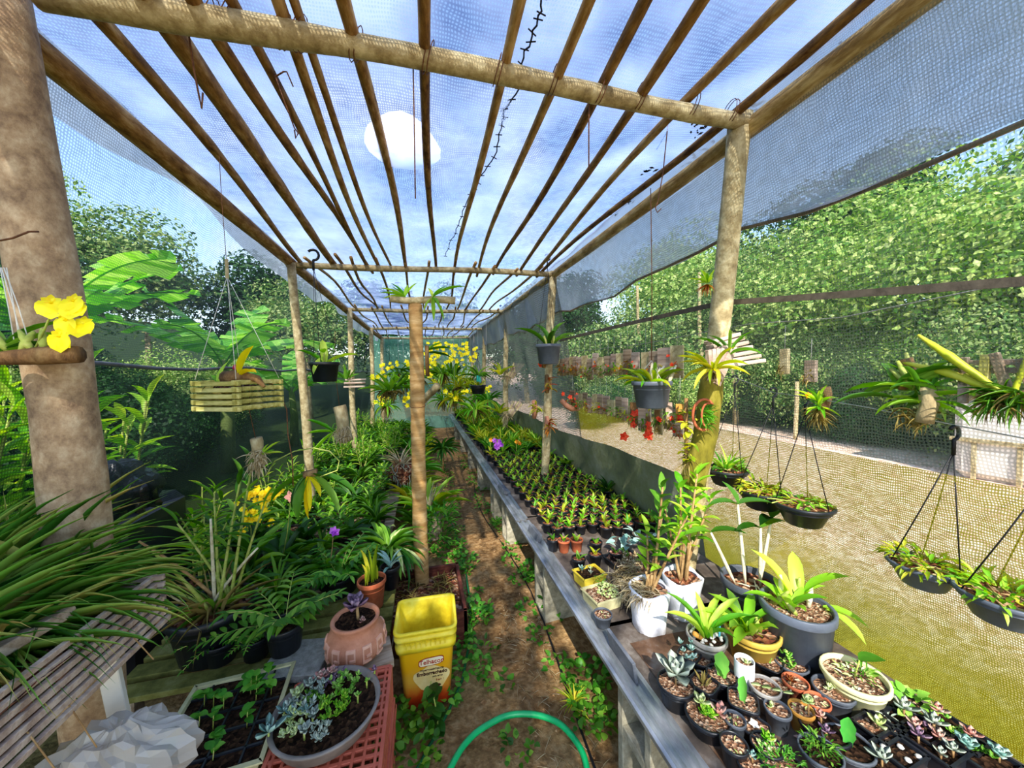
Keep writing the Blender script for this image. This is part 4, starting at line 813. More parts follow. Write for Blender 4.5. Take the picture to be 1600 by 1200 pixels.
wd = [pale_m, pink_wood, grey_wood]
for i in range(19):
    y = 1.62+.092*i+U(-.015, .015); fol = [G_red, G_mid, G_yel, G_red][R.randrange(4)]
    plank_mount(f'small wooden orchid plank, {ORD[18-i]} from the left in the upper hanging row', (1.30, y, 1.47+U(-.02, .03)), U(.05, .075), U(.13, .18), wd[i % 3], fol, (FL_red if i % 4 == 0 else FL_or, 2, .012) if i % 2 == 0 else None, 9, .05, -1.2, 'upper row of hanging orchid planks')
for i in range(17):
    y = 1.66+.088*i+U(-.015, .015); fol = [G_red, G_mid, G_yel, G_yel][R.randrange(4)]
    plank_mount(f'small wooden orchid plank, {ORD[16-i]} from the left in the lower hanging row', (1.34, y, 1.17+U(-.03, .03)), U(.045, .07), U(.12, .16), wd[(i+1) % 3], fol, (FL_red, 2, .012) if i % 5 == 0 else None, 9, .045, -1.2, 'lower row of hanging orchid planks')
for (x, y, h_, w_, lab, m_, fl) in [(990, 648, .24, .05, 'long dark bark plank with stacked red blossoms under the hanging pot', bark_m, (FL_red, 5, .022)), (1003, 655, .22, .05, 'long pinkish plank right of the red-flowered bark plank', pink_wood, None), (1012, 668, .2, .03, 'narrow dark stick with two red bloom clusters low above the gravel', bark_m, (FL_red, 6, .022)), (1027, 652, .13, .035, 'dark short plank with tiny red blooms below the blue-grey pot', bark_m, (FL_red, 2, .016)), (1045, 645, .17, .04, 'brown plank of leafy shoots right of the blue-grey pot', pink_wood, (FL_red, 1, .016)), (1062, 645, .14, .045, 'orange-brown plank left of the near right post', mustard, (FL_red, 2, .018))]:
    q = PX(x, y, 1.22); plank_mount(lab, q, w_*.8, h_*.62, m_, G_mid, fl, 10, .045, -.6)
q = PX(975, 682, 1.26); t = T('red_blossom', 'single crimson star blossom dangling over the gravel', 'flower', q); stemtube(t, [(0, 0, 0), (.05, -.01, .12)], .001, cane_g, 'stem'); flowers(t, [(0, 0, 0)], .03, FL_red)
# curved clay ring planter on the second right post
t = T('curved_mount', 'curved orange bark pieces with red blooms fixed beside the second right post', 'orchid mount', PY(893, 628, 3.0)); stemtube(t, [(-.1, 0, .02), (-.05, 0, -.03), (0, 0, -.06), (.06, 0, -.06), (.1, 0, 0)], [.02, .025, .028, .025, .015], terra2, 'bark'); leaves(t, [lmat((U(-.08, .08), -.02, 0), U(0, 6), U(0, 1), .06, .014) for i in range(16)], G_red, 'lance', .4, False); flowers(t, [(U(-.1, .1), -.02, U(0, .08)) for i in range(5)], .022, FL_red)
for (x, y, lab) in [(851, 560, 'red-flowered bark mount high on the second right post'), (856, 600, 'orange-leaved bark mount halfway up the second right post'), (856, 665, 'cut clay ring with a plant low on the second right post'), (836, 640, 'yellow-leaved orchid on the left side of the second right post')]:
    t = T('post_mount', lab, 'orchid mount', PY(x, y, 3.08)); mb = MB(); mb.tube([(0, .03, -.08), (0, 0, 0), (0, .03, .08)], [.02, .032, .02], 8); part('bark', mb, bark_m if 'bark' in lab else terra2, t); leaves(t, [lmat((0, -.03, U(-.05, .05)), U(-3.1, 0), U(-.5, 1), .09, .022) for i in range(14)], G_yel if 'yellow' in lab else G_red, 'lance', .5, False)
    if 'red' in lab: flowers(t, [(U(-.06, .06), -.04, U(-.06, .06)) for i in range(5)], .022, FL_red)
# fan of dry slats on the near right post
t = T('slat_fan_mount', 'two small fans of dry grey slats with an orchid on the near right post', 'orchid mount', PR(1110, 560, -.06))
for i in range(7):
    a = .18+i*.055; mb = MB(); mb.box((.09, 0, 0), (.17-.004*i, .045, .014)); o = part('slat', mb, pink_wood, t, False); o.matrix_basis = Matrix.Translation((-.02, -.06+.012*i, -.035+.016*i)) @ Matrix.Rotation(-.25+.035*i, 4, 'Z') @ Matrix.Rotation(-.12-.02*i, 4, 'Y')
for i in range(6):
    mb = MB(); mb.box((0, 0, -.05), (.016, .02, .12)); o = part('slat', mb, pink_wood, t, False); o.matrix_basis = Matrix.Translation((-.075+.02*i, -.07, .02+.004*i)) @ Matrix.Rotation(.12*i-.1, 4, 'Y')
mb = MB(); mb.box((0, 0, 0), (.03, .012, .17)); o = part('slat', mb, pink_wood, t, False); o.matrix_basis = Matrix.Translation((-.01, -.085, -.03)) @ Matrix.Rotation(.5, 4, 'Y')
tuft(t, 16, .15, .016, G_yel, (-.06, -.08, -.05), .02, (-.1, 1.2), az=(1.2, 5.2)); tuft(t, 8, .13, .014, G_mid, (.01, -.08, .01), .02, (.1, 1.3)); leaves(t, [lmat((-.06, -.08, -.06), U(0, 6), U(-1.4, 0), .05, .003) for i in range(24)], G_root, 'grass', .6, False, name='root')
lo = pole('mossy_log', PR(1084, 760, -.03), PR(1117, 580, -.03), .054, .046, moss_m, 16, .006, 10); tag(lo, 'mossy greenish round log strapped upright to the foot of the near right post', 'log')
t = T('ring_planter', 'cut terracotta ring planter with fine green leaves on the mossy log', 'planter', PR(1100, 648, -.09)); mb = MB(); mb.tube([(.055*math.cos(a), 0, .065*math.sin(a)) for a in [.7+k*4.3/14 for k in range(15)]], .006, 6); mb.tube([(.03*math.cos(a), -.02, .05*math.sin(a)) for a in [1.2+k*3.4/14 for k in range(15)]], .004, 5); part('ring', mb, terra, t); leaves(t, [lmat((U(-.03, .03), -.01, U(-.05, .03)), U(-2.6, .3), U(-.4, 1.2), .05, .006) for i in range(60)], G_fern, 'grass', .8, False)
t = T('bromeliad_cluster', 'cluster of small round-leaved plants hanging left of the mossy log', 'orchid mount', PR(1072, 680, -.06)); stemtube(t, [(0, 0, .16), (0, 0, -.1)], .008, bark_m, 'bark')
leaves(t, [lmat((U(-.02, .02), -.01, U(-.12, .12)), U(0, 6.3), U(-.6, .9), .045, .026) for i in range(34)], G_yel, 'ovate', .5, False); leaves(t, [lmat((0, -.01, -.1+U(-.03, .03)), U(0, 6.3), U(-1.5, -.2), .06, .004) for i in range(30)], G_root, 'grass', .6, False, name='root')
t = T('small_bromeliad', 'small yellow-green bromeliad tied high on the near right post', 'orchid mount', PR(1106, 442, -.05)); tuft(t, 12, .07, .014, G_bright, (0, 0, 0), .01, (-.1, 1.4), 'lance', .3, az=(1.6, 4.8)); leaves(t, [lmat((0, 0, -.01), U(1.6, 4.8), U(-1.2, 0), .05, .004) for i in range(20)], G_red, 'grass', .6, False, name='root')
# big mounts on the right net
q = PX(1413, 598, 1.36)
def log_mount(label, q, logs, plants, name='orchid_mount'):
    t = T(name, label, 'orchid mount', q)
    for (c, d, r, m_) in logs:
        o = pole('log', Vector(c), Vector(c)+Vector(d), r, r*.9, m_, 10, .004, 4, t)
    plants(t); return t
def P_big(t):
    leaves(t, [lmat((0, -.02, -.02), a, e, L, W) for a, e, L, W in [(1.7, .25, .17, .024), (1.5, .1, .13, .02), (-1.2, 1.2, .13, .03), (-1.3, -.6, .11, .035), (-1.0, -1.1, .12, .03), (1.8, 1.3, .10, .018), (-1.4, .7, .15, .02), (-1.6, .9, .14, .018), (-1.8, 1.1, .12, .02), (1.4, .9, .09, .016), (-1.2, .2, .12, .026)]], G_mid, 'strap', .7)
    leaves(t, [lmat((0, -.03, -.05), a, e, L, W) for a, e, L, W in [(1.7, -.1, .11, .02), (1.4, .3, .09, .018), (-1.1, -.2, .12, .03), (-1.4, .5, .14, .02), (-1.3, 1.0, .13, .02)]], G_bright, 'strap', .8)
    for a, e, L in [(1.9, 1.2, .09), (1.2, 1.35, .11), (-1.5, 1.3, .08), (1.7, .9, .08)]: stemtube(t, bend((0, -.02, -.02), (math.cos(a)*math.cos(e), math.sin(a)*math.cos(e), math.sin(e)), L, 0, 3), [.004, .009, .008, .004], cane_g, 'bulb')
    leaves(t, [lmat((U(-.01, .01), -.02+U(-.03, .03), -.09+U(-.03, .02)), U(0, 6), U(-1.2, .3), .05, .003) for i in range(50)], G_root, 'grass', .7, False, name='root')
P_big0 = P_big
def P_big(t):
    P_big0(t)
    leaves(t, [lmat((U(-.02, .02), -.03+U(-.06, .06), U(-.06, .0)), U(0, 6.3), U(-.2, 1.4), U(.08, .15), U(.014, .026)) for i in range(22)], G_mid, 'strap', .7)
log_mount('large orchid with curving strap leaves on an upright log hung at the right net', q, [((.0, -.05, -.11), (0, 0, .10), .02, grey_bark), ((.01, .0, -.02), (0, 0, .09), .016, bark_m)], P_big)
def P_b2(t):
    leaves(t, [lmat((0, 0, U(-.01, .02)), U(0, 6.3), U(-.3, 1.3), U(.05, .09), .014) for i in range(26)], G_bright, 'lance', .5); leaves(t, [lmat((0, 0, -.02+U(-.03, .02)), U(0, 6), U(-1.4, .3), .06, .003) for i in range(60)], G_root, 'grass', .7, False, name='root'); flowers(t, [(-.01, .03, .04)], .012, FL_or)
log_mount('tufty green orchid on a short stump between the brown plank and the log orchid', PX(1280, 636, 1.36), [((.03, .0, -.02), (0, .0, .09), .016, bark_m)], P_b2)
plank_mount('tall pale plank hanging alone right of the slat fans', PX(1226, 565, 1.38), .03, .1, pale_m, G_root, None, 4, .02, -1.4, None, .09, .02)
plank_mount('short brown plank hanging just right of the lone pale plank', PX(1267, 580, 1.38), .035, .08, pink_wood, G_root, None, 5, .025, -1.4, None, .08, .02)
def P_b3(t):
    for pts, r in [([(0, 0, 0), (-.02, .09, .10), (-.02, .15, .16)], (.005, .010, .004)), ([(0, 0, 0), (0, .10, .055), (0, .19, .085)], (.005, .010, .005)), ([(0, 0, 0), (0, .07, .05)], (.007, .005)), ([(0, -.01, 0), (0, -.03, .10)], (.006, .004))]:
        P_ = [Vector(a) for a in pts]; n_ = []; rr = []
        for i in range(len(P_)-1):
            for k in range(6): n_.append(P_[i].lerp(P_[i+1], k/6)); rr.append((r[i]+(r[i+1]-r[i])*k/6)*(1.12 if k % 3 == 0 else 1))
        n_.append(P_[-1]); rr.append(r[-1]); stemtube(t, n_, rr, pm('yellow_cane', ['8a9a20', 'b8c030', 'd0cc50'], 10, rough=.5, bump=.1) if 'yellow_cane' not in MATS else MATS['yellow_cane'], 'cane', 9)
    leaves(t, [lmat((0, U(-.03, .03), U(-.03, .01)), U(0, 6), U(-1, .9), U(.05, .09), .005) for i in range(90)], G_mid, 'grass', .7, False); leaves(t, [lmat((0, U(-.03, .03), U(-.03, .01)), U(0, 6), U(-1.3, .2), .06, .003) for i in range(60)], G_root, 'grass', .7, False, name='root')
t3 = log_mount('slatted crate mount with thick yellow-green canes reaching left, at the right edge', PX(1572, 618, 1.36), [], P_b3)
for i, (dy, dz, h_, tl) in enumerate([(.075, .035, .12, .0), (.04, .045, .11, .05), (.01, .045, .12, -.25), (-.03, .035, .11, -.3), (-.06, .03, .10, -.35)]):
    mb = MB(); mb.box((0, 0, 0), (.012, .017, h_)); o = part('slat', mb, [pink_wood, olive_slat, grey_wood][i % 3], t3, False); o.location = (.01, dy, dz); o.rotation_euler = (tl, 0, 0)
for dz in (.06, .08): mb = MB(); mb.box((0, 0, 0), (.012, .2, .014)); o = part('slat', mb, pink_wood, t3, False); o.location = (.022, 0, dz)
# ================================================================== HANGING THINGS, left side
# slatted basket
q = PY(374, 600, 1.66); t = T('slatted_basket', 'square hanging basket of mossy slats with a yellow-leaved orchid and a root on top', 'hanging basket', (q.x, q.y, q.z-.10), -.45)
S = .19
for k in range(5):
    for s in (-1, 1):
        mb = MB(); mb.box((0, 0, 0), (S+.03, .012, .016)); o = part('slat', mb, olive_slat, t, False); o.location = (0, s*S/2, .008+k*.024)
        mb = MB(); mb.box((0, 0, 0), (.012, S+.03, .016)); o = part('slat', mb, olive_slat, t, False); o.location = (s*S/2, 0, .008+k*.024+.004)
for k in range(5): mb = MB(); mb.box((0, 0, 0), (S, .02, .008)); o = part('slat', mb, olive_slat, t, False); o.location = (0, -S/2+.02+k*.037, .004)
mb = MB(); mb.disc(S*.44, .085, 16, 5, .012, 6); part('soil', mb, chip_m, t)
stemtube(t, [(-.03, -.03, .125), (.02, -.03, .13), (.07, -.03, .13), (.12, -.03, .12), (.16, -.04, .09)], [.028, .026, .017, .014, .006], bark_m, 'root', 10)
leaves(t, [lmat((-.02, -.02, .12), 0, 0, .001, .001)], G_yel)
leaves(t, [lmat((.05, -.04, .14), 0.0, 1.25, .13, .034), lmat((.05, -.04, .13), -.35, .35, .14, .024)], leafm('yellow_leaf', ['d8b800', 'f0d820', 'c8c820'], .5, .5), 'strap', .5)
leaves(t, [lmat((-.06, .03, .1), 2.9, .8, .07, .034), lmat((-.05, -.04, .1), 1.4, 1.4, .10, .025), lmat((-.05, -.04, .1), 3, .9, .06, .026)], G_bright, 'ovate', .4)
mb = MB(); mb.lathe([(0, -.014), (.012, -.008), (.015, 0), (.011, .01), (0, .014)], 9); o = part('bud', mb, pm('crimson_bud', ['8a1038', 'c02858'], 20), t); o.location = (.015, -.02, .165)
leaves(t, [lmat((U(-.08, .08), U(-.08, .08), .10), U(0, 6.3), U(-.7, .8), .06, .003) for i in range(40)], G_root, 'grass', .8, False, name='root')
ap = PY(355, 432, 1.66)-Vector((q.x, q.y, q.z-.10)); ap = Matrix.Rotation(.45, 3, 'Z') @ ap
for sx, sy in ((-1, -1), (1, -1), (1, 1), (-1, 1)): stemtube(t, [(sx*S/2, sy*S/2, .12), ap], .0013, string_m, 'wire', 4)
mb = MB(); mb.box((0, 0, 0), (.012, .006, .075)); o = part('wood_clip', mb, pale_m, t, False); o.location = ap+Vector((0, 0, .03))
stemtube(t, [ap+Vector((0, 0, .06)), ap+Vector((-.01, 0, .30)), ap+Vector((-.012, 0, .47))], .0014, rust_wire, 'wire', 4)
# hanging black pot left
q = PY(507, 566, 2.6); t = T('hanging_pot', 'hanging black pot with four broad green leaves by the second left post', 'hanging pot', (q.x, q.y, q.z-.13)); z = pot(t, .088, .07, .13, black_p, chip_m)
leaves(t, [lmat((0, 0, z), 0.25, .6, .22, .048), lmat((0, 0, z), 2.8, .75, .22, .035), lmat((0, 0, z), 1.9, 1.35, .2, .045), lmat((0, -.02, z+.08), -1.6, .3, .13, .06), lmat((0, -.02, z+.05), -2.0, -.6, .15, .035)], G_bright, 'strap', .5)
stemtube(t, bend((0, 0, z), (0, 0, 1), .08, 0, 3), .006, cane_g, 'stem'); hk_ = PY(490, 420, 2.6)-Vector((q.x, q.y, q.z-.13)); hanger(t, .087, .128, hk_, 3, dark_wire, .0018, .09)
# mounted stump with an orchid
def stump(label, q, d, r, L, fl, wire=.3):
    t = T('hanging_stump', label, 'orchid mount', q); o = pole('log', -Vector(d)*L/2, Vector(d)*L/2, r, r*.95, bark_m if 0 else grey_bark, 14, .003, 6, t)
    leaves(t, [lmat((U(-r, r), -r*.9, -L*.25+U(-.04, .04)), U(-3.1, 0), U(-1.4, .4), U(.03, .07), .004) for i in range(110)], G_dry, 'grass', .9, False, name='root')
    fl(t); stemtube(t, [Vector(d)*L/2, Vector(d)*L/2+Vector((-.02, 0, wire*.5)), Vector(d)*L/2+Vector((-.01, 0, wire))], .0014, rust_wire, 'wire', 4); return t
stump('pale lichen-covered stump with an orchid, hanging left of the middle post', PY(536, 662, 2.6), (-.16, 0, 1), .042, .24, lambda t: leaves(t, [lmat((-.05, -.03, -.05), a, e, L, .03) for a, e, L in ((2.9, .55, .2), (3.1, .1, .17), (3.4, -.7, .2), (3.0, -1.0, .09), (3.2, .9, .06))], G_bright, 'strap', .2), .5)
stump('short brown stump with a small yellow-green orchid hanging below the slatted basket', PY(404, 706, 1.75), (-.15, 0, 1), .023, .12, lambda t: leaves(t, [lmat((.02, -.02, -.01), a, e, L, .015) for a, e, L in ((.3, .8, .085), (.2, .15, .08), (.6, 1.2, .05), (.1, .5, .05))], G_bright, 'strap', .3), .25)
# small slatted raft on third left post
t = T('slat_raft', 'small wooden slat raft with a plant at the third left post', 'orchid mount', PY(553, 592, 5.1))
for k in range(4): mb = MB(); mb.box((0, 0, 0), (.26, .03, .022)); o = part('slat', mb, pink_wood, t, False); o.location = (.02, -.03*k, -.01-.03*(k % 2)-.02*k)
tuft(t, 12, .2, .04, G_mid, (-.08, -.03, 0), .04, (.5, 1.4), 'ovate', .3)
# branch mount with yellow orchid on the near left post
q = PY(70, 560, 1.0); t = T('branch_mount', 'dark horizontal branch with bright yellow orchid blooms tied to the near left post', 'orchid mount', q)
mb = MB(); mb.tube([(-.20, -.02, -.012), (-.08, 0, .0), (0, 0, .006), (.06, 0, .008)], [.01, .014, .02, .019], 9); part('branch', mb, bark_m, t)
leaves(t, [lmat((-.07, 0, .01), a, e, L, W) for a, e, L, W in ((2.6, 1.1, .10, .022), (.9, 1.1, .13, .018), (.3, .8, .12, .016), (3.1, .3, .08, .02), (.1, .5, .12, .014), (2.9, -.2, .05, .015), (.2, .35, .10, .02))], G_mid, 'strap', .8)
for k in range(4): stemtube(t, bend((-.06+.02*k, 0, .015), (U(-.6, .6), 0, 1), .05, 0, 3), [.004, .008, .007, .003], cane_g, 'bulb')
stemtube(t, [(-.02, 0, .01), (.01, -.01, .06), (.03, -.02, .09), (.06, -.02, .1)], .002, cane_g, 'stem')
for (x, y) in ((80, 473), (115, 470), (103, 500), (130, 505), (93, 525), (118, 478)):
    p = PY(x, y, .98)-q; 
    v, f = canon('ovate', .15, .1, 4)
    if 'dancer' not in LM:
        mb = MB(); hv = np.c_[v, np.ones(len(v))]
        for a, L, W in ((-PI/2, 1.0, 1.25), (-PI/2-.65, .9, .9), (-PI/2+.65, .9, .9), (PI/2, .5, .4), (PI/2+1, .5, .35), (PI/2-1, .5, .35)): mb.add((hv @ np.array(lmat((0, 0, 0), a, .12, L, W)).T)[:, :3], f)
        mb.lathe([(0, .15), (.08, .1), (.1, 0)], 7); LM['dancer'] = mb.mesh('flower', FL_yel)
    ob('flower', LM['dancer'], t, M=Matrix.Translation(p) @ Vector((U(-.3, .4), -1, U(-.1, .5))).to_track_quat('Z', 'Y').to_matrix().to_4x4() @ Matrix.Scale(.036, 4))
for i, (xa, xb) in enumerate(((2, 40), (6, 52), (0, 26), (10, 34))):
    cord('string', 'white string drawn from the near left post down to the branch mount', 'string', [PY(xa, 418, 1.02), PY((xa+xb)/2, 480, 1.02), PY(xb, 556, 1.0)], .0012, string_m, 'strings holding the branch mount', 4)
cord('wire_ring', 'wire twisted around the near left post at head height', 'wire', [PY(0, 376, 1.04), PY(20, 372, 1.04), PY(45, 362, 1.04), PY(60, 362, 1.06)], .002, rust_wire)
cord('string', 'long thin twig arching over the bed below the slatted basket', 'twig', [PY(x, y, 1.9) for x, y in ((415, 745), (430, 720), (460, 705), (490, 700), (515, 705), (530, 720), (527, 735), (500, 745))], .003, cane_g)
cord('hanging_wire', 'two twisted rusty wires falling from the slatted basket to the yellow-leaved orchid', 'wire', [PY(x, y, 1.75) for x, y in ((436, 612), (448, 640), (450, 680), (457, 720), (458, 760))], .0022, rust_wire)
# plank on top of the middle post
q = PY(660, 468, 2.28); t = T('top_mount', 'pale plank on top of the middle post with bright green orchids drooping over it', 'orchid mount', q)
o = pole('plank', (-.19, 0, -.005), (.2, .0, 0), .02, .022, pale_m, 10, .006, 6, t)
leaves(t, [lmat((-.1, -.01, .01), a, e, L, .028) for a, e, L in ((3.0, .5, .16), (2.9, .1, .14), (3.3, .25, .15), (2.6, .9, .14), (.6, 1.0, .14), (3.1, .8, .10), (1.2, 1.2, .1))], G_bright, 'lance', .3)
leaves(t, [lmat((.06, -.02, .01), a, e, L, .028) for a, e, L in ((-1.5, -1.1, .16), (-.6, -.9, .17), (-2.6, -.8, .12), (.3, .6, .24), (-1.2, -.4, .12), (2, 1.1, .09), (.4, .9, .13))], G_bright, 'lance', .4)
# far hanging plants left of and behind the middle post
q = PY(610, 610, 5.0); t = T('hanging_clump', 'dark leafy hanging orchid clump with yellow blooms far down on the left', 'hanging plant', q); tuft(t, 30, .32, .06, G_mid, (0, 0, 0), .12, (-.1, 1.3), 'ovate', .5); leaves(t, [lmat((U(-.15, .15), 0, -.02), U(0, 6.3), U(-1, .2), .2, .008) for i in range(80)], G_root, 'grass', .8, False, name='root'); flowers(t, [(U(-.35, .3), U(-.1, .1), .2+U(-.05, .2)) for i in range(16)]+[(.2+U(-.05, .05), 0, -.12+U(-.1, .1)) for i in range(7)], .036, FL_yel); stemtube(t, [(0, 0, .05), (0, 0, 1.0)], .002, dark_wire, 'wire')
q = PY(705, 570, 6.5); t = T('hanging_clump', 'cloud of bright yellow orchid sprays far down the tunnel right of the middle post', 'hanging plant', q); flowers(t, [(U(-.45, .45), U(-.3, .3), U(-.05, .38)) for i in range(80)], .042, FL_yel); tuft(t, 30, .3, .05, G_mid, (0, 0, -.2), .3, (.2, 1.4), 'strap', .6)
q = PY(700, 552, 3.6); t = T('hanging_orchid', 'hanging bark with two long leaves right of the middle post top', 'hanging plant', PY(667, 548, 3.6)); leaves(t, [lmat((0, 0, 0), .3, .25, .26, .04), lmat((0, 0, -.02), .1, -.05, .25, .035), lmat((0, 0, 0), .5, .6, .2, .03)], G_mid, 'strap', .3); stemtube(t, [(0, 0, .05), (0, 0, -.25)], .02, bark_m, 'bark')
o = pole('slanting_log', PY(655, 632, 3.3), PY(684, 602, 3.1), .035, .03, grey_bark, 10); tag(o, 'pale slanting log sticking out right of the middle post', 'log')
# far filler: hanging shrubs in the last bays
for i in range(16):
    x = -.8+U(0, 1.9); y = 5.4+.23*i; z = U(.75, 1.45)
    t = T('far_hanging_plant', f'green hanging plant, {ORD[i]} nearest in the crowd at the far end', 'hanging plant', (x, y, z), 0, 'hanging plants at the far end'); tuft(t, 26, .3, .035, [G_mid, G_bright, G_fern, G_yel][i % 4], (0, 0, 0), .1, (-.5, 1.4), 'strap', 1.0, single=False); leaves(t, [lmat((0, 0, 0), U(0, 6), U(-1.5, -.2), .25, .006) for _ in range(30)], G_root, 'grass', .6, False, name='root')
    if i % 3 == 0: flowers(t, [(U(-.2, .2), -.1, U(0, .2)) for _ in range(6)], .05, FL_yel)
    stemtube(t, [(0, 0, 0), (0, 0, 2.3-z)], .002, grey_wire, 'wire', 4)
for (x, y, lab) in [(779, 580, 'slat raft with roots on the third right post'), (778, 640, 'twisted bark mount low on the third right post')]:
    q = PY(x+18, y, 5.1); t = T('slat_raft', lab, 'orchid mount', q)
    for k in range(5): mb = MB(); mb.box((0, 0, 0), (.025, .02, .28)); o = part('slat', mb, pink_wood if k % 2 else pale_m, t, False); o.location = (.03*k, 0, 0); o.rotation_euler = (0, .5+.06*k, 0)
    tuft(t, 9, .25, .05, G_yel, (-.15, 0, -.05), .03, (.4, 1.4)); leaves(t, [lmat((-.05, 0, -.08), U(0, 6), U(-1.3, .4), .14, .005) for i in range(40)], G_dry, 'grass', .6, False, name='root')
# ================================================================== LEFT FOREGROUND
# slatted crate with grass
t = T('slatted_crate', 'dry slatted wooden crate holding the big grass clump at the left edge', 'crate', (-.66, .5, .82))
for k in range(7):
    mb = MB(); mb.box((0, .305, 0), (.010, .61, .012)); o = part('slat', mb, pink_wood, t, False); o.location = (-.004*k, 0, .006+.0185*k); o.rotation_euler = (0, U(-.1, .1), U(-.004, .004))
    mb = MB(); mb.box((-.25, 0, 0), (.5, .010, .012)); o = part('slat', mb, pink_wood, t, False); o.location = (0, .60-.0, .006+.0185*k)
for i in range(9):
    mb = MB(); mb.box((0, 0, .05), (.02, .03, .05+U(0, .03))); o = part('block', mb, pm('crate_block', ['6a4030', 'a07860'], 9, rough=.8) if 'crate_block' not in MATS else MATS['crate_block'], t, False); o.location = (-.03, .05+.065*i, .0); o.rotation_euler = (.3, 0, .2)
mb = MB(); mb.box((-.25, .3, .01), (.46, .56, .01)); part('crate_floor', mb, grey_wood, t, False)
mb = MB(); mb.disc(.24, .09, 18, 6, .012, 6, (-.25, .3), 1.15); part('soil', mb, chip_m, t)
for (c, rz, lab) in [((-.80, .90, 1.0), .55, 'short')]: mb = MB(); mb.box((0, 0, 0), (.05, .20, .02)); o = part('plank', mb, grey_wood, t, False); o.location = (-.09, .33, .145); o.rotation_euler = (.05, -.3, -.25)
t = T('grass_clump', 'large arching clump of long green grass blades in the slatted crate at the left', 'grass plant', (-.93, .93, .91))
sp = []
for i in range(820):
    a = U(0, 6.3); r_ = U(0, .16); b = (r_*math.cos(a), r_*math.sin(a)*1.3, U(-.01, .01)); sp.append(lmat(b, a+U(-.8, .8), U(.3, 1.4), U(.14, .33), U(.004, .009), U(-.5, .5)))
leaves(t, sp, G_grass, 'grass', 1.35, False, seg=7)
sp = [lmat((U(.0, .15), U(-.1, .25), 0), U(-.2, .9), U(.0, .6), U(.16, .28), U(.004, .008)) for i in range(60)]; leaves(t, sp, G_grass, 'grass', 1.2, False, seg=7)
sp = [lmat((U(-.15, .12), U(-.15, .25), 0), U(0, 6.3), U(1.0, 1.5), U(.28, .40), U(.005, .009)) for i in range(170)]; leaves(t, sp, G_grass, 'grass', .9, False, seg=7)
for i, (y, e) in enumerate(((.1, -.2), (-.05, -.3), (-.12, -.25))): stemtube(t, [(.1, y, .02), (.22, y-.02, .02+.1*e), (.32, y-.06, e*.5)], .0012, cane_b, 'runner')
mb = MB(); mb.box((0, 0, 0), (.034, .02, .76)); o = part('standing_plank', mb, white_wall, None, False); o.location = (-.70, 1.04, .41); o.rotation_euler = (.0, -.10, .3); tag(o, 'white painted plank leg standing under the slatted crate', 'leg')
# white plastic bag
def blob(name, loc, r, m, sx=1, sy=1, sz=1, amp=.25, seg=26, rng=7, noise=3.1, parent=None, jit=0):
    mb = MB(); vs = []; k = seg//2; ph = [random.Random(rng).uniform(0, 6) for _ in range(9)]
    for i in range(k+1):
        th = PI*i/k
        for j in range(seg):
            a = 2*PI*j/seg; d = Vector((math.sin(th)*math.cos(a), math.sin(th)*math.sin(a), math.cos(th)))
            q = 1+amp*(.5*math.sin(noise*d.x*2+ph[0]+2*d.z)+.4*math.sin(noise*d.y*3+ph[1])+.35*abs(math.sin(noise*2.3*(d.x+d.y)+ph[2]+3*d.z))+.25*abs(math.sin(noise*4*(d.z-d.x)+ph[3]+d.y*5)))+U(-jit, jit)
            vs.append((d.x*r*q*sx, d.y*r*q*sy, d.z*r*q*sz))
    mb.add(vs, [(i*seg+j, (i+1)*seg+j, (i+1)*seg+(j+1) % seg, i*seg+(j+1) % seg) for i in range(k) for j in range(seg)])
    o = part(name, mb, m, parent, not jit); o.location = loc; return o
bagm = bpy.data.materials.new('clear_bag'); bagm.use_nodes = True; N_ = bagm.node_tree.nodes; p_ = N_['Principled BSDF']; p_.inputs['Base Color'].default_value = (.42, .40, .37, 1); p_.inputs['Roughness'].default_value = .25; p_.inputs['Alpha'].default_value = .62; MATS['clear_bag'] = bagm
tag(blob('plastic_bag', PY(190, 1190, .90), .075, bagm, 1.5, .95, 1.0, .22, 34, 5, 5.3, None, .045), 'crumpled translucent white plastic bag at the bottom left under the crate', 'bag')
tt = T('low_table', 'low mossy plank table under the left hand pots', 'table', (0, 0, 0))
for k in range(11): mb = MB(); mb.box((-.66, 1.60+.105*k, .28), (.98, .075, .022)); part('plank', mb, moss_slab if k < 5 else grey_wood, tt, False)
for x in (-1.1, -.22):
    for y in (1.62, 2.1, 2.6): mb = MB(); mb.box((x, y, .135), (.06, .06, .27)); part('leg', mb, grey_wood, tt, False)
tt = T('low_table', 'second low plank table farther along the left side bed', 'table', (0, 0, 0))
for k in range(20): mb = MB(); mb.box((-.75, 2.95+.16*k, .26), (1.0, .13, .02)); part('plank', mb, grey_wood, tt, False)
for x in (-1.2, -.3):
    for y in (3, 4.5, 5.9): mb = MB(); mb.box((x, y, .125), (.06, .06, .25)); part('leg', mb, grey_wood, tt, False)
# cinder block with a pot on it
t = T('cinder_block', 'grey hollow cinder block under the dark fern pot behind the round dish', 'block', (-.50, 1.54, .25), -.18)
mb = MB(); L_, W_, H_ = .22, .19, .19
mb.box((0, 0, H_/2-.014), (L_, W_, .028)); mb.box((0, 0, -H_/2+.014), (L_, W_, .028))
for s in (-1, 1): mb.box((s*(L_/2-.016), 0, 0), (.032, W_*.998, H_-.054))
part('block_body', mb, block_m, t, False)
mb = MB(); mb.box((0, 0, 0), (.26, .22, .15)); o = part('wooden_box', mb, moss_slab, None, False); o.location = (-.50, 1.54, .0765); tag(o, 'mossy wooden box under the hollow cinder block', 'box')
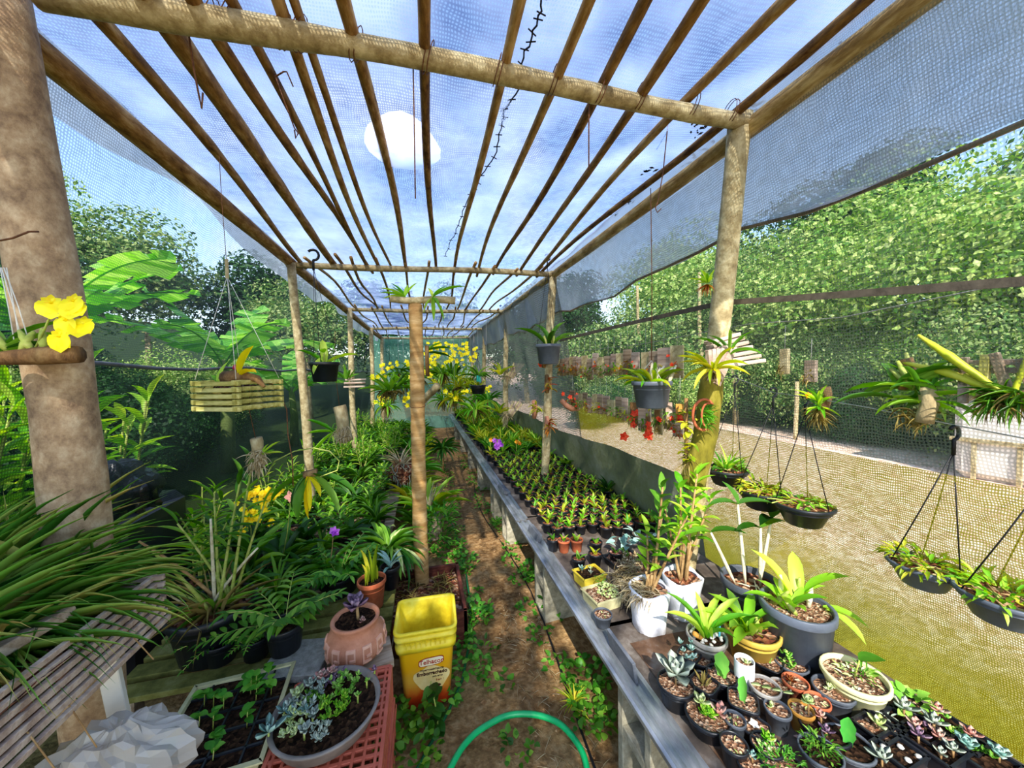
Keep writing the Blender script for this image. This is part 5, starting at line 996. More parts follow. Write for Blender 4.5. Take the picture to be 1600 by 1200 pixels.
# coral crates
def crate(label, loc, W, D, Hh, m, rz=0):
    t = T('plastic_crate', label, 'crate', loc, rz); mb = MB(); k = 0
    for s in (-1, 1):
        mb.box((0, s*D/2, Hh-.012), (W+.02, .022, .024)); mb.box((s*W/2, 0, Hh-.012), (.022, D+.02, .024)); mb.box((0, s*D/2, .015), (W, .012, .03)); mb.box((s*W/2, 0, .015), (.012, D, .03)); mb.box((0, s*D/2, Hh*.5), (W, .008, .02)); mb.box((s*W/2, 0, Hh*.5), (.008, D, .02))
    part('frame', mb, m, t, False); mb = MB(); n = int(W/.022)
    for i in range(n+1):
        for s in (-1, 1): mb.box((-W/2+W*i/n, s*D/2, Hh/2), (.011, .007, Hh-.02))
    n = int(D/.022)
    for i in range(n+1):
        for s in (-1, 1): mb.box((s*W/2, -D/2+D*i/n, Hh/2), (.007, .011, Hh-.02))
    o = part('side_bars', mb, m, t, False); o['kind'] = 'stuff'; mb = MB()
    for i in range(15): mb.box((0, -D/2+D*(i+.5)/15, .006), (W, .010, .008))
    for i in range(10): mb.box((-W/2+W*(i+.5)/10, 0, .004), (.008, D, .006))
    o = part('base_grille', mb, m, t, False); o['kind'] = 'stuff'; return t
crate('lower coral red plastic crate standing on the ground beneath the dish', (-.305, 1.17, .01), .33, .46, .17, coral)
c2 = crate('upper coral red plastic crate turned bottom up under the succulent dish', (-.305, 1.19, .345), .32, .42, .16, coral); c2.rotation_euler = (PI, 0, 0)
# dish garden
t = T('succulent_dish', 'wide round dish garden of mixed succulents on the coral crates', 'potted plant', (-.318, 1.205, .348)); mb = MB(); mb.lathe([(0, 0), (.11, 0), (.135, .012), (.152, .05), (.158, .058), (.158, .062), (.148, .062), (.14, .045)], 40); part('dish', mb, pm('dish_grey', ['5a5550', '8a8078'], 7, rough=.6), t)
mb = MB(); mb.disc(.143, .05, 30, 8, .005); part('soil', mb, soil_m, t)
Z = .055
for (x, y, n_, L, W, m) in [(-.10, .05, 12, .035, .017, G_pale), (-.07, .08, 12, .034, .017, G_grey), (-.045, .105, 14, .032, .018, G_pink), (-.015, .12, 14, .026, .014, G_pink), (-.03, .075, 10, .026, .013, G_grey), (-.12, .0, 10, .032, .012, G_blue), (-.09, -.02, 10, .03, .012, G_blue), (-.14, -.06, 9, .055, .02, G_blue), (-.03, -.04, 12, .032, .015, G_grey), (-.04, -.085, 12, .03, .014, G_grey), (-.055, -.015, 10, .024, .01, G_blue), (.11, .05, 9, .014, .008, G_sed), (.09, .0, 10, .016, .009, G_sed), (.13, .09, 8, .02, .01, G_purp)]: stemtube(t, [(x, y, Z-.01), (x, y, Z+.018)], .003, cane_g, 'stem'); rosette(t, n_, L, W, m, (x, y, Z+.018), single=L > .03)
sedum(t, 26, .045, G_sed, Z, .015, (.04, .06), h=.04); sedum(t, 32, .045, G_bright, Z, .014, (.03, -.03), h=.035); sedum(t, 14, .02, G_sed, Z, .014, (.0, .0)); sedum(t, 14, .02, G_mid, Z, .012, (-.05, .03)); sedum(t, 30, .05, G_grey, Z, .015, (-.07, .03)); sedum(t, 26, .04, G_pale, Z, .014, (-.08, -.04)); sedum(t, 20, .04, G_purp, Z, .013, (.0, .10)); sedum(t, 16, .03, G_grey, Z, .014, (.0, -.09))
# seedling tray
t = tray('cream rimmed plastic tray of dark soil and small bean-like seedlings at lower left', 375, 1118, .30, .36, .05, cream_t, lambda t, z: None, soil_m, .08, .30, 'seedling_tray')
t.location.x = -.645; t.location.y = 1.31
mb = MB()
for i in range(3): mb.box((-.095+.095*i, 0, .044), (.006, .34, .008))
for i in range(4): mb.box((0, -.12+.08*i, .044), (.28, .006, .008))
part('cell_grid', mb, black_p, t, False)
for i in range(17):
    x, y = U(-.12, .12), U(-.15, .15); h_ = U(.03, .06); stemtube(t, [(x, y, .04), (x+.004, y, .04+h_)], .0016, cane_g, 'stem', 5); leaves(t, [lmat((x, y, .04+h_*k), U(0, 6.3), U(0, .6), .032, .024) for k in (1, 1, .7, .9, .6)], G_fern, 'ovate', .5, True, seg=4)
mb = MB(); mb.box((0, 0, 0), (.30, .36, .28)); o = part('wooden_box', mb, moss_slab, None, False); o.location = (-.625, 1.31, .15); tag(o, 'dark mossy box carrying the cream seedling tray', 'box')
# bucket
t = T('yellow_bucket', 'square yellow and orange plastic pail with brand print standing by the path', 'bucket', (-.012, 1.648, .0), -.03)
def sqring(w_, d_, z, r=.03, n=5):
    pts = []
    for cx, cy, a0 in ((w_/2-r, d_/2-r, 0), (-w_/2+r, d_/2-r, PI/2), (-w_/2+r, -d_/2+r, PI), (w_/2-r, -d_/2+r, 1.5*PI)):
        for k in range(n+1): a = a0+PI/2*k/n; pts.append((cx+r*math.cos(a), cy+r*math.sin(a), z))
    return pts
def loft(mb, rings, close=True):
    k = len(rings[0]); o = [p for r in rings for p in r]; f = [(i*k+j, i*k+(j+1) % k, (i+1)*k+(j+1) % k, (i+1)*k+j) for i in range(len(rings)-1) for j in range(k)]
    if close: f.append(tuple(range(k))[::-1])
    mb.add(o, f)
bk = bpy.data.materials.new('pail_print'); bk.use_nodes = True; nt = bk.node_tree; N_ = nt.nodes; L_n = nt.links; p_ = N_['Principled BSDF']; p_.inputs['Roughness'].default_value = .38
tc_ = N_.new('ShaderNodeTexCoord'); se = N_.new('ShaderNodeSeparateXYZ'); L_n.new(tc_.outputs['Object'], se.inputs[0]); no = N_.new('ShaderNodeTexNoise'); no.inputs['Scale'].default_value = 14; no.inputs['Detail'].default_value = 6; L_n.new(tc_.outputs['Object'], no.inputs['Vector'])
ma = N_.new('ShaderNodeMath'); ma.operation = 'MULTIPLY_ADD'; ma.inputs[1].default_value = .11; L_n.new(no.outputs['Fac'], ma.inputs[0]); L_n.new(se.outputs[2], ma.inputs[2])
m2 = N_.new('ShaderNodeMapRange'); m2.inputs[1].default_value = .06; m2.inputs[2].default_value = .30; L_n.new(ma.outputs[0], m2.inputs[0])
r_ = N_.new('ShaderNodeValToRGB'); e = r_.color_ramp.elements
for i, (po, c) in enumerate([(0, 'c8381c'), (.22, 'd8481c'), (.34, 'e08a30'), (.5, 'e8b040'), (.75, 'e8a818'), (1, 'e8b418')]):
    q = e[i] if i < 2 else e.new(po); q.position = po; q.color = (*hx(c), 1)
L_n.new(m2.outputs[0], r_.inputs[0]); L_n.new(r_.outputs[0], p_.inputs['Base Color'])
yb = pm('pail_yellow', ['c8a818', 'e8d030', 'f4e860'], 6, rough=.4, bump=.05)
mb = MB(); loft(mb, [sqring(.185, .165, 0), sqring(.195, .175, .004), sqring(.235, .215, .275)]); part('body', mb, bk, t)
mb = MB(); loft(mb, [sqring(.236, .216, .268), sqring(.254, .234, .268), sqring(.258, .238, .292), sqring(.246, .226, .296), sqring(.248, .228, .318), sqring(.262, .242, .320), sqring(.264, .244, .330), sqring(.25, .23, .333), sqring(.252, .232, .345), sqring(.266, .246, .348), sqring(.268, .248, .36), sqring(.25, .23, .362), sqring(.24, .22, .35), sqring(.185, .165, .02)], False); mb.add(sqring(.185, .165, .02), [tuple(range(24))]); part('rim', mb, yb, t)
mb = MB()
for i in range(9): mb.box((-.08+.02*i, -.1225, .307), (.004, .008, .02))
part('ribs', mb, yb, t, False)
stemtube(t, [(-.135, -.04, .31), (-.15, -.02, .24), (-.15, .02, .24), (-.135, .04, .31)], .002, grey_wire, 'handle')
def pail_xf(z): return -(.0875+(.1075-.0875)*z/.275)-.0012
def text(s, size, x, z, m, bold=0, name='lettering', squash=1):
    cu = bpy.data.curves.new('t', 'FONT'); cu.body = s; cu.size = size; cu.align_x = 'CENTER'; cu.extrude = .0006; cu.offset = bold; o = bpy.data.objects.new('t', cu); C.objects.link(o)
    dg = bpy.context.evaluated_depsgraph_get(); me = bpy.data.meshes.new_from_object(o.evaluated_get(dg)); bpy.data.objects.remove(o); me.materials.clear(); me.materials.append(m); me.name = name
    q = ob(name, me, t); q.matrix_basis = Matrix.Translation((x, pail_xf(z), z)) @ Matrix.Rotation(PI/2+.073, 4, 'X') @ Matrix.Diagonal((squash, 1, 1, 1)); return q
brn = pm('print_brown', ['3a1c10', '4a2818'], 5, bump=0); redp = pm('print_red', ['9a2c1c', 'b03a24'], 5, bump=0); crm = pm('print_cream', ['e8dcae', 'f2ead0'], 5, bump=0)
# cream patch and logo outline
def patch(pts, z0, m, off, name):
    mb = MB(); q = [(x, pail_xf(z)-off, z) for x, z in pts]; mb.add(q, [tuple(range(len(q)))]); mb.add([(x, y-.0004, z) for x, y, z in q], [tuple(range(len(q)))]); part(name, mb, m, t, False)
patch([(.02+.075*math.cos(a)*(1+.1*math.sin(3*a)), .135+.055*math.sin(a)*(1+.1*math.sin(5*a))) for a in [2*PI*k/28 for k in range(28)]], 0, pm('print_pale', ['e0c070', 'ecd89a'], 16, bump=0), .0002, 'print_patch')
def logo(sx, sz): return [(.02+sx*math.copysign(abs(math.cos(a))**.55, math.cos(a)), .212+sz*math.copysign(abs(math.sin(a))**.6, math.sin(a))+.10*sx*math.cos(a)) for a in [2*PI*k/32 for k in range(32)]]
patch(logo(.054, .0195), 0, redp, .0004, 'logo_border'); patch(logo(.0505, .0165), 0, crm, .0012, 'logo_ground')
for q in (text('Telhacor', .028, .02, .203, redp, .0004), text('impermeabilizante', .0135, .022, .172, brn), text('Emborrachado', .0215, .022, .152, brn, .0006), text('para telhas', .010, .045, .138, brn), text('3 em 1', .0125, .055, .118, redp)): q.location.y -= .0022
patch([(.045+.014*math.cos(a), .095+.008*math.sin(a)) for a in [PI*k/8 for k in range(9)]]+[(.045, .084)], 0, brn, .0012, 'emblem')
# sapling in front of the bucket
t = T('sapling', 'little leafy weed sapling growing in front of the yellow pail', 'plant', (.03, 1.45, -.075)); stemtube(t, [(0, 0, 0), (-.01, 0, .15), (-.03, .02, .26)], .003, cane_g, 'stem')
leaves(t, [lmat((-.01*(z/.1), .005, z), U(0, 6.3), U(-.2, .4), .05, .038) for z in [.02+.0105*i for i in range(24)]], G_deep, 'ovate', .3)
# terracotta bowl with carved band
t = T('terracotta_bowl', 'round terracotta bowl with a carved key pattern and a purple rosette succulent', 'potted plant', (-.285, 1.515, .325))
mb = MB(); mb.lathe([(0, 0), (.065, 0), (.09, .012), (.108, .04), (.112, .07), (.104, .10), (.088, .118), (.084, .128), (.088, .145), (.092, .152), (.088, .158), (.078, .156), (.074, .14)], 40); part('pot', mb, terra2, t)
mb = MB(); mb.disc(.078, .142, 20, 5, .006); part('soil', mb, soil_m, t)
def rr(z): return .108+(.112-.108)*(z-.04)/.03 if z < .07 else .112-(.008)*(z-.07)/.03
mb = MB()
for k in range(12):
    a0 = k*2*PI/12
    for (da, za, zb, wa) in ((-.13, .035, .095, .05), (.0, .088, .098, .30), (.12, .055, .095, .05), (.05, .055, .064, .18), (.0, .035, .044, .26)):
        m_ = 4
        for q in range(m_):
            a1, a2 = a0+da-wa/2+wa*q/m_, a0+da-wa/2+wa*(q+1)/m_
            vs_ = [((rr(z)+e_)*math.cos(a), (rr(z)+e_)*math.sin(a), z) for e_ in (-.002, .006) for a, z in ((a1, za), (a2, za), (a2, zb), (a1, zb))]; mb.add(vs_, [(4, 5, 6, 7), (0, 1, 5, 4), (3, 7, 6, 2), (1, 2, 6, 5), (0, 4, 7, 3)])
part('carved_band', mb, pm('carved_clay', ['c89078', 'e0b096'], 10, rough=.85), t, False); stemtube(t, [(.01, 0, .14), (.005, .01, .19)], .006, cane_b, 'stem'); rosette(t, 16, .07, .034, G_purp, (.0, .01, .19)); rosette(t, 8, .025, .014, G_pink, (.03, -.02, .145))
mb = MB(); mb.box((0, 0, 0), (.24, .15, .03)); o = part('wood_offcut', mb, grey_wood, None, False); o.location = (-.27, 1.50, .308); o.rotation_euler = (0, 0, .2); tag(o, 'pale wood offcut under the terracotta bowl', 'plank')
def lpot(label, px, py, r, h, m, z0, plant, soil=soil_m, dx=0, dy=0, name='potted_plant'):
    b = base(px, py, h, z0); t = T(name, label, 'potted plant', (b[0]+dx, b[1]+dy, z0)); z = pot(t, r, r*.78, h, m, soil); plant(t, z); return t
lpot('tall terracotta pot with yellow-tipped upright stalks behind the carved bowl', 578, 915, .065, .14, terra, .295, lambda t, z: leaves(t, [lmat((U(-.03, .03), U(-.03, .03), z), U(0, 6.3), U(1.3, 1.55), U(.06, .2), .012) for i in range(11)], G_yel, 'strap', .1), dy=.06)
lpot('black pot with blue-green straps right of the yellow-stalked terracotta pot', 590, 905, .05, .12, black_p, .295, lambda t, z: tuft(t, 7, .13, .02, G_blue, (0, 0, z), .01, (.5, 1.3), 'strap', .7), dx=.05, dy=.12)
def fern(n, L, W, m): return lambda t, z: [fernfrond(t, (0, 0, z), i*6.28/n+U(-.3, .3), U(.35, 1.1), L*U(.75, 1.1), W, m) for i in range(n)] and None
def fernfrond(t, b, az, el, L, W, m, n=8, k='lance'):
    sp = []; pts = bend(b, (math.cos(az)*math.cos(el), math.sin(az)*math.cos(el), math.sin(el)), L, .8, n)
    stemtube(t, pts, .0018, cane_g, 'stem', 4)
    for i in range(2, n+1):
        d = (pts[i]-pts[i-1]); a = math.atan2(d.y, d.x); s = W*(1.15-.7*i/n)
        for sg in (-1, 1): sp.append(lmat(pts[i], a+sg*1.0, .1, s, s*.33))
    sp.append(lmat(pts[-1], a, -.2, W*.6, W*.2)); leaves(t, sp, m, k, .3)
lpot('dark blue pot of broad fingered fern fronds on the cinder block', 448, 968, .068, .11, black_p, .346, fern(8, .25, .10, G_mid), dy=-.02)
lpot('dense fingered fern between the cinder block pot and the terracotta pots', 500, 925, .06, .10, black_p, .295, fern(11, .24, .09, G_fern), dx=.06, dy=.12)
lpot('small dark pot with lacy fern beside the mossy plank', 345, 998, .062, .09, black_p, .295, fern(9, .13, .035, G_fern))
lpot('small dark pot of lacy fern left of the cinder block', 400, 992, .055, .09, black_p, .295, fern(9, .12, .035, G_fern))
# basin orchid with long bare canes
b = PZ(315, 948, .5); t = T('basin_orchid', 'big dark basin with long arching bare canes and a leafy orchid, left side', 'potted plant', (b.x+.03, b.y+.02, .295)); z = pot(t, .15, .115, .2, black_p, chip_m)
for (d, L, lf, cm_) in [((-.5, -.2, 1), .42, 0, cane_b), ((-.25, -.3, 1), .38, 0, cane_g), ((.05, -.1, 1), .40, 0, cane_p), ((.12, .1, 1), .55, 9, cane_g), ((.3, -.1, 1), .45, 9, cane_g), ((-.1, .2, 1), .48, 10, cane_g), ((-.5, .1, 1), .42, 8, cane_g), ((.15, .0, 1), .62, 9, cane_g), ((.5, .0, .8), .3, 0, cane_p), ((-.4, .3, 1), .36, 8, cane_g), ((-.7, -.1, .8), .4, 6, cane_g)]:
    p0 = (U(-.05, .07), U(-.05, .05), z)
    if lf: cane(t, p0, d, L, lf, .12, .024, G_mid, cm_, .25, .006, start=.45)
    else: stemtube(t, bend(p0, d, L, .35), [.006, .007, .007, .006, .006, .005, .004], cm_)
tuft(t, 46, .22, .010, G_root, (0, 0, z), .08, (.1, 1.3), 'grass', .6, single=False); tuft(t, 14, .2, .014, G_mid, (0, 0, z), .06, (.3, 1.2), 'grass', .9)
stemtube(t, [(-.05, 0, z), (-.18, -.1, z+.22), (-.25, -.16, z+.33), (-.5, -.15, z+.36)], .0035, cane_p, 'cane')
# striped clump in pale bowl
b = PZ(606, 862, .37); t = T('striped_clump', 'dense glossy striped strap leaves spilling from a pale bowl left of the middle post', 'potted plant', (b.x, b.y, .295)); z = pot(t, .085, .055, .08, pm('pale_bowl', ['a89a7c', 'd0c4a4'], 8, rough=.7), soil_m)
tuft(t, 60, .27, .028, G_mid, (0, 0, z), .06, (.2, 1.35), 'strap', 1.3); tuft(t, 44, .27, .026, G_stripe, (0, 0, z), .05, (.0, 1.2), 'strap', 1.5)
# yellow spray orchid
t = T('yellow_spray_orchid', 'orchid with dense hanging sprays of small golden flowers in the left bed', 'potted plant', (-.93, 2.2, .295)); z = pot(t, .07, .055, .11, black_p, chip_m); tuft(t, 12, .34, .04, G_mid, (0, 0, z), .03, (.7, 1.4))
pts = [PY(x, y, 2.1)-Vector((-.93, 2.2, .295)) for x, y in ((392, 770), (400, 775), (412, 772), (420, 778), (430, 775), (395, 785), (388, 800), (382, 812), (398, 800), (408, 795), (415, 800), (385, 825), (378, 830), (425, 815), (436, 772), (392, 815), (405, 812), (380, 795), (372, 788), (388, 775), (410, 785), (402, 765), (418, 765))]
stemtube(t, [(0, 0, z), (.03, -.05, .35), (.02, -.1, .5), pts[12]], .002, cane_g, 'stem'); flowers(t, [p+Vector((U(-.012, .012), U(-.02, .02), U(-.012, .012))) for p in pts for _ in range(3)], .017, FL_gold)
# yellow leaved hanging orchid
q = PY(482, 742, 2.0); t = T('yellowing_orchid', 'hanging orchid with drooping broad green and orange-yellow leaves over the left bed', 'hanging plant', q); stemtube(t, [(-.02, 0, 0), (.04, 0, .01)], .02, bark_m, 'bark')
leaves(t, [lmat((0, 0, 0), a, e, L, W) for a, e, L, W in ((2.9, -.3, .25, .04), (-2.0, -.9, .22, .055), (-.3, -.1, .28, .05), (-.5, -.5, .26, .045), (-2.6, -.8, .18, .04))], G_mid, 'strap', .6)
leaves(t, [lmat((0, -.01, 0), a, e, L, W) for a, e, L, W in ((-1.6, -1.3, .22, .02), (-1.2, -1.2, .18, .022), (-.6, -.7, .13, .03))], FL_gold, 'strap', .4)
t = T('pink_blossom_orchid', 'orchid with one pale pink bloom hanging above the golden sprays', 'potted plant', (-.80, 2.25, .295)); z = pot(t, .06, .05, .1, black_p, chip_m); tuft(t, 9, .32, .045, G_deep, (0, 0, z), .02, (.7, 1.3)); p = PY(455, 776, 2.05)-Vector((-.80, 2.25, .295)); stemtube(t, [(0, 0, z), p*.6, p], .002, cane_g, 'stem'); flowers(t, [p], .035, pm('pink_petal', ['d88a80', 'f0b8a8'], 20, rough=.6))
t = T('purple_flower_orchid', 'orchid with a single violet bloom low in the left bed', 'potted plant', (-.52, 2.1, .295)); z = pot(t, .06, .05, .1, black_p, chip_m); tuft(t, 14, .24, .034, G_mid, (0, 0, z), .02, (.2, 1.2)); p = PY(521, 829, 2.05)-Vector((-.52, 2.1, .295)); stemtube(t, [(0, 0, z), p*.7, p], .002, cane_b, 'stem'); flowers(t, [p, p+Vector((.01, 0, -.012))], .028, FL_pur)
# bed fill, one prototype per kind with copies
GB = ['broad-leaved orchids crowding the left bed', 'cane orchids crowding the left bed', 'low bright weeds and herbs crowding the left bed', 'narrow-leaved orchids crowding the left bed']
bedp = []
for k in range(4):
    lab = ['broad-leaved dark green orchid pot in the crowded left bed', 'leafy cane orchid pot in the crowded left bed', 'low bright green herb pot in the crowded left bed', 'narrow-leaved orchid pot in the crowded left bed'][k]
    t = T(['broad_leaf_orchid', 'cane_orchid', 'herb_pot', 'narrow_leaf_orchid'][k], lab, 'potted plant', (0, 0, -50), 0, GB[k]); z = pot(t, .07, .055, .11, black_p, chip_m)
    if k == 0: tuft(t, 16, .26, .045, G_deep, (0, 0, z), .03, (.3, 1.35), 'strap', .8)
    if k == 1:
        for i in range(6): cane(t, (U(-.03, .03), U(-.03, .03), z), (U(-.4, .4), U(-.4, .4), 1), U(.25, .4), 8, .10, .022, [G_mid, G_bright][i % 2], cane_g, .2, .005)
    if k == 2: creep(t, 70, .10, G_mid, z, .07, .03, h=.12); creep(t, 20, .10, G_bright, z+.05, .07, .03, h=.1)
    if k == 3: tuft(t, 34, .26, .018, G_mid, (0, 0, z), .03, (.2, 1.4), 'strap', 1.0, single=False)
    bedp.append(t)
ub = set()
def putbed(k, loc, rz, s, lab=None):
    if k not in ub: ub.add(k); bedp[k].location = loc; bedp[k].scale = (s,)*3; o = bedp[k]
    else: o = copy_tree(bedp[k], loc, rz, scale=s)
    o['label'] = lab or '%s, at %d cm from the left net edge, %d cm from camera' % (bedp[k]['label'].split(' pot')[0]+' pot', 0, 0)
for (x, y, k, s) in [(-1.15, 2.15, 1, 1.0), (-1.3, 2.5, 1, 1.1), (-1.05, 2.5, 0, 1), (-.75, 2.45, 0, 1.0), (-.62, 2.35, 3, .9), (-.5, 2.55, 0, .8), (-.42, 2.05, 0, .75), (-.72, 1.95, 3, .85), (-.66, 2.15, 0, .8), (-1.35, 1.9, 3, 1), (-.9, 2.0, 0, .9), (-.35, 2.75, 3, .8), (-1.2, 2.75, 2, 1.1), (-.6, 2.7, 2, 1), (-.9, 2.72, 2, 1)]: NB = globals().get('NB', -1)+1; putbed(k, (x, y, .292), U(0, 6), s, f'{["broad-leaved", "tall-caned", "low herb", "narrow-leaved"][k]} pot plant, {["left behind the big basin", "far left against the net", "behind the golden sprays", "under the yellowing orchid", "left of the violet bloom", "right of the violet bloom", "behind the terracotta pots", "behind the cinder block fern", "beside the golden sprays", "at the net behind the basin", "in front of the golden sprays", "behind the striped clump", "at the net before the second post", "before the long bed", "in front of the second left post"][NB]}')
for j in range(24):
    for i in range(5):
        x = -1.25+.2*i+U(-.05, .05); y = 3.0+.21*j+U(-.06, .06); k = R.choices([0, 1, 2, 3], [2, 2, 5, 3])[0]; putbed(k, (x, y, .27), U(0, 6), U(.7, 1.05)*(1 if y < 6 else .95), f'{["broad-leaved orchid", "leafy cane orchid", "bright herb", "narrow-leaved orchid"][k]} pot, {ORD[i]} from the left net in the {ORD[j]} bed row')
# plants around the middle post and the path's left edge
t = T('moss_ball', 'ball of dark roots and pale lichen with wiry grass behind the middle post', 'plant', PZ(627, 735, .45)); o = blob('root_ball', (0, 0, -.02), .12, chip_m, 1, 1, .9, .3, 24, 3, 3, t); tuft(t, 40, .28, .006, G_dry, (0, 0, .05), .06, (.3, 1.5), 'grass', .8, single=False); leaves(t, [lmat((U(-.1, .1), -.1, U(-.1, .1)), U(0, 6), U(-1.5, 0), .08, .006) for i in range(60)], G_grey, 'grass', .6, False, name='root')
t = T('yellow_leaf_plant', 'plant with yellow and green upright leaves just right of the middle post by the path', 'plant', (.02, 3.2, .2)); tuft(t, 12, .36, .05, G_bright, (0, 0, 0), .06, (.7, 1.4)); tuft(t, 6, .34, .04, G_yel, (.04, 0, .05), .03, (.4, 1.1), az=(-1, 1.5)); tuft(t, 16, .3, .012, cane_b if 0 else G_dry, (0, 0, 0), .05, (.9, 1.5), 'grass', .3, single=False)
mb = MB(); mb.box((0, 0, -.1), (.22, .22, .2)); part('box', mb, grey_wood, t, False)
t = T('feathery_bush', 'feathery bright green bush beside the path right of the middle post', 'plant', (.08, 3.0, 0)); creep(t, 320, .15, G_fern, .02, .08, .016, h=.32)
t = T('path_bush', 'dark spiky rosette plant at the far end of the path', 'plant', (.25, 5.2, .15)); tuft(t, 40, .3, .03, G_deep, (0, 0, .2), .04, (-.2, 1.3)); stemtube(t, [(0, 0, -.15), (0, 0, .2)], .02, cane_b, 'stem')
for i in range(26):
    y = 3.3+.21*i+U(-.05, .05); t = T('path_edge_plant', f'leafy plant, {ORD[i]} along the left edge of the far path', 'plant', (-.12+U(-.12, .14), y, 0), 0, 'plants along the left edge of the far path'); tuft(t, 26, .3, .03, [G_mid, G_fern, G_yel, G_bright, G_deep][i % 5], (0, 0, U(.05, .3)), .08, (.0, 1.4), ['strap', 'lance', 'ovate'][i % 3], .7, single=False); stemtube(t, [(0, 0, 0), (0, 0, .3)], .012, cane_b, 'stem')
# dark red box around the post foot
t = T('wooden_trough', 'dark red wooden trough of roots at the foot of the middle post', 'trough', (-.01, 2.13, 0))
for c, d in (((0, -.24, .09), (.42, .02, .18)), ((0, .24, .09), (.42, .02, .18)), ((-.2, 0, .09), (.02, .5, .18)), ((.2, 0, .09), (.02, .5, .18))): mb = MB(); mb.box(c, d); part('board', mb, redbox_m, t, False)
mb = MB(); mb.disc(.2, .13, 16, 6, .012, 8, (0, 0), 1.15); part('soil', mb, chip_m, t); leaves(t, [lmat((U(-.16, .16), U(-.2, .2), .14), U(0, 6), U(-.2, .6), .09, .006) for i in range(160)], G_root, 'grass', .6, False, name='root')
# black sheet mound on the left beyond the post
t = T('black_sheet_heap', 'crumpled shiny black plastic sheet heap behind the near left post', 'plastic sheet', (-1.52, 2.15, .88)); blob('sheet', (0, 0, 0), .17, blackbag_m, 1.1, 1.0, .8, .3, 40, 5, 4, t)
mb = MB(); mb.box((0, 0, 0), (.55, .5, .8)); o = part('black_drum', mb, black_p, None, False); o.location = (-1.6, 2.2, .42); tag(o, 'black bin standing in the shade behind the near left post', 'bin')
# hoses
cord('garden_hose', 'dark green thin hose running along the left side of the path past the pail', 'hose', [Vector(p) for p in ((.10, 3.9, .012), (.18, 3.6, .012), (.243, 3.36, .012), (.262, 2.9, .012), (.265, 2.5, .012), (.254, 2.258, .012), (.238, 2.07, .012), (.196, 1.83, .012), (.143, 1.64, .012), (.068, 1.5, .012), (-.06, 1.3, .012), (-.16, 1.1, .012))], .0068, hose_d, None, 8)
hp = []
K = [Vector(p) for p in ((-.10, 1.0, .02), (.057, 1.263, .022), (.145, 1.357, .022), (.242, 1.397, .022), (.32, 1.407, .022), (.403, 1.388, .022), (.47, 1.35, .022), (.514, 1.30, .022), (.542, 1.214, .022), (.535, 1.137, .022), (.49, 1.0, .02), (.4, .8, .02))]
for i in range(len(K)-1):
    a, b, c, d = K[max(0, i-1)], K[i], K[i+1], K[min(len(K)-1, i+2)]
    for k in range(5): s = k/5; hp.append(.5*((2*b)+(-a+c)*s+(2*a-5*b+4*c-d)*s*s+(-a+3*b-3*c+d)*s**3))
cord('garden_hose', 'bright green thick hose curving in an arc across the near path', 'hose', hp, .0115, hose_l, None, 10)
cord('edge_hose', 'thin dark drip pipe along the foot of the bench', 'hose', [(.60-.05*math.sin(y*2.1), y, .012) for y in [.7+.3*i for i in range(14)]], .005, dark_wire)
# weeds
def weed(label, x, y, n, rad, m, L=.045, W=.035, h=.06, grp=None, kind='ovate', name='weed_clump'):
    t = T(name, label, 'weeds', (x, y, .0), 0, grp); creep(t, n, rad, m, .01, L, W, kind=kind, h=h); return t
for (px, py, n, rad, lab) in [(915, 1060, 110, .10, 'bright clover clump at the foot of the near cinder block'), (930, 1120, 60, .08, 'clover low on the path edge near the bottom right'), (872, 945, 90, .10, 'clover clump below the metal rail in the middle of the bench'), (828, 895, 70, .09, 'clover clump in front of the second concrete block'), (845, 900, 40, .07, 'small clover clump right beside the second concrete block'), (785, 820, 110, .10, 'taller weed clump under the bench before the slate flap'), (700, 860, 120, .14, 'sunny weed patch left of the hose near the middle post'), (720, 880, 90, .12, 'weed patch under the dark hose beside the trough'), (745, 960, 90, .09, 'low weeds between hose and path near the pail'), (735, 1040, 70, .09, 'low weeds right of the yellow pail'), (690, 1090, 50, .08, 'weeds behind the foot of the hose'), (720, 1000, 60, .06, 'weeds tucked beside the pail rim side'), (640, 1180, 110, .11, 'dark green weeds at the bottom edge right of the coral crate'), (620, 1130, 90, .10, 'dark green weeds between the coral crate and the pail'), (690, 700, 60, .1, 'weeds on the far path edge'), (765, 760, 60, .09, 'weeds at the foot of the bench halfway along')]:
    p = PZ(px, py, .03); weed(lab, p.x, p.y, n, rad, G_fern if py < 1100 and px > 660 else G_mid, .032, .026)
for i in range(40):
    s = i % 2; y = 1.3+.25*(i//2)+U(-.05, .05); x = (.27+U(-.05, .05)) if s else .62+U(-.05, .08); t = weed(f'low green weeds, {ORD[i//2]} clump along the {"left" if s else "right"} edge of the path', x, y, 26, .07, [G_fern, G_mid][i % 2], .03, .022, .03, 'scattered weeds along the path edges')
t = T('grass_tuft', 'small spiky grass tuft right of the bright hose arc', 'grass plant', PZ(897, 1100, .02)); tuft(t, 22, .10, .008, G_yel, (0, 0, 0), .01, (.2, 1.3), 'grass', .7)
t = T('dry_straw', 'dry straw and twigs littering the path edge below the bench', 'straw', (.5, 1.5, 0)); leaves(t, [lmat((U(-.12, .16), U(-.6, .6), .006), U(0, 6), U(-.05, .1), U(.02, .07), .0014) for i in range(260)], G_dry, 'grass', .2, False, name='straw', seg=3)
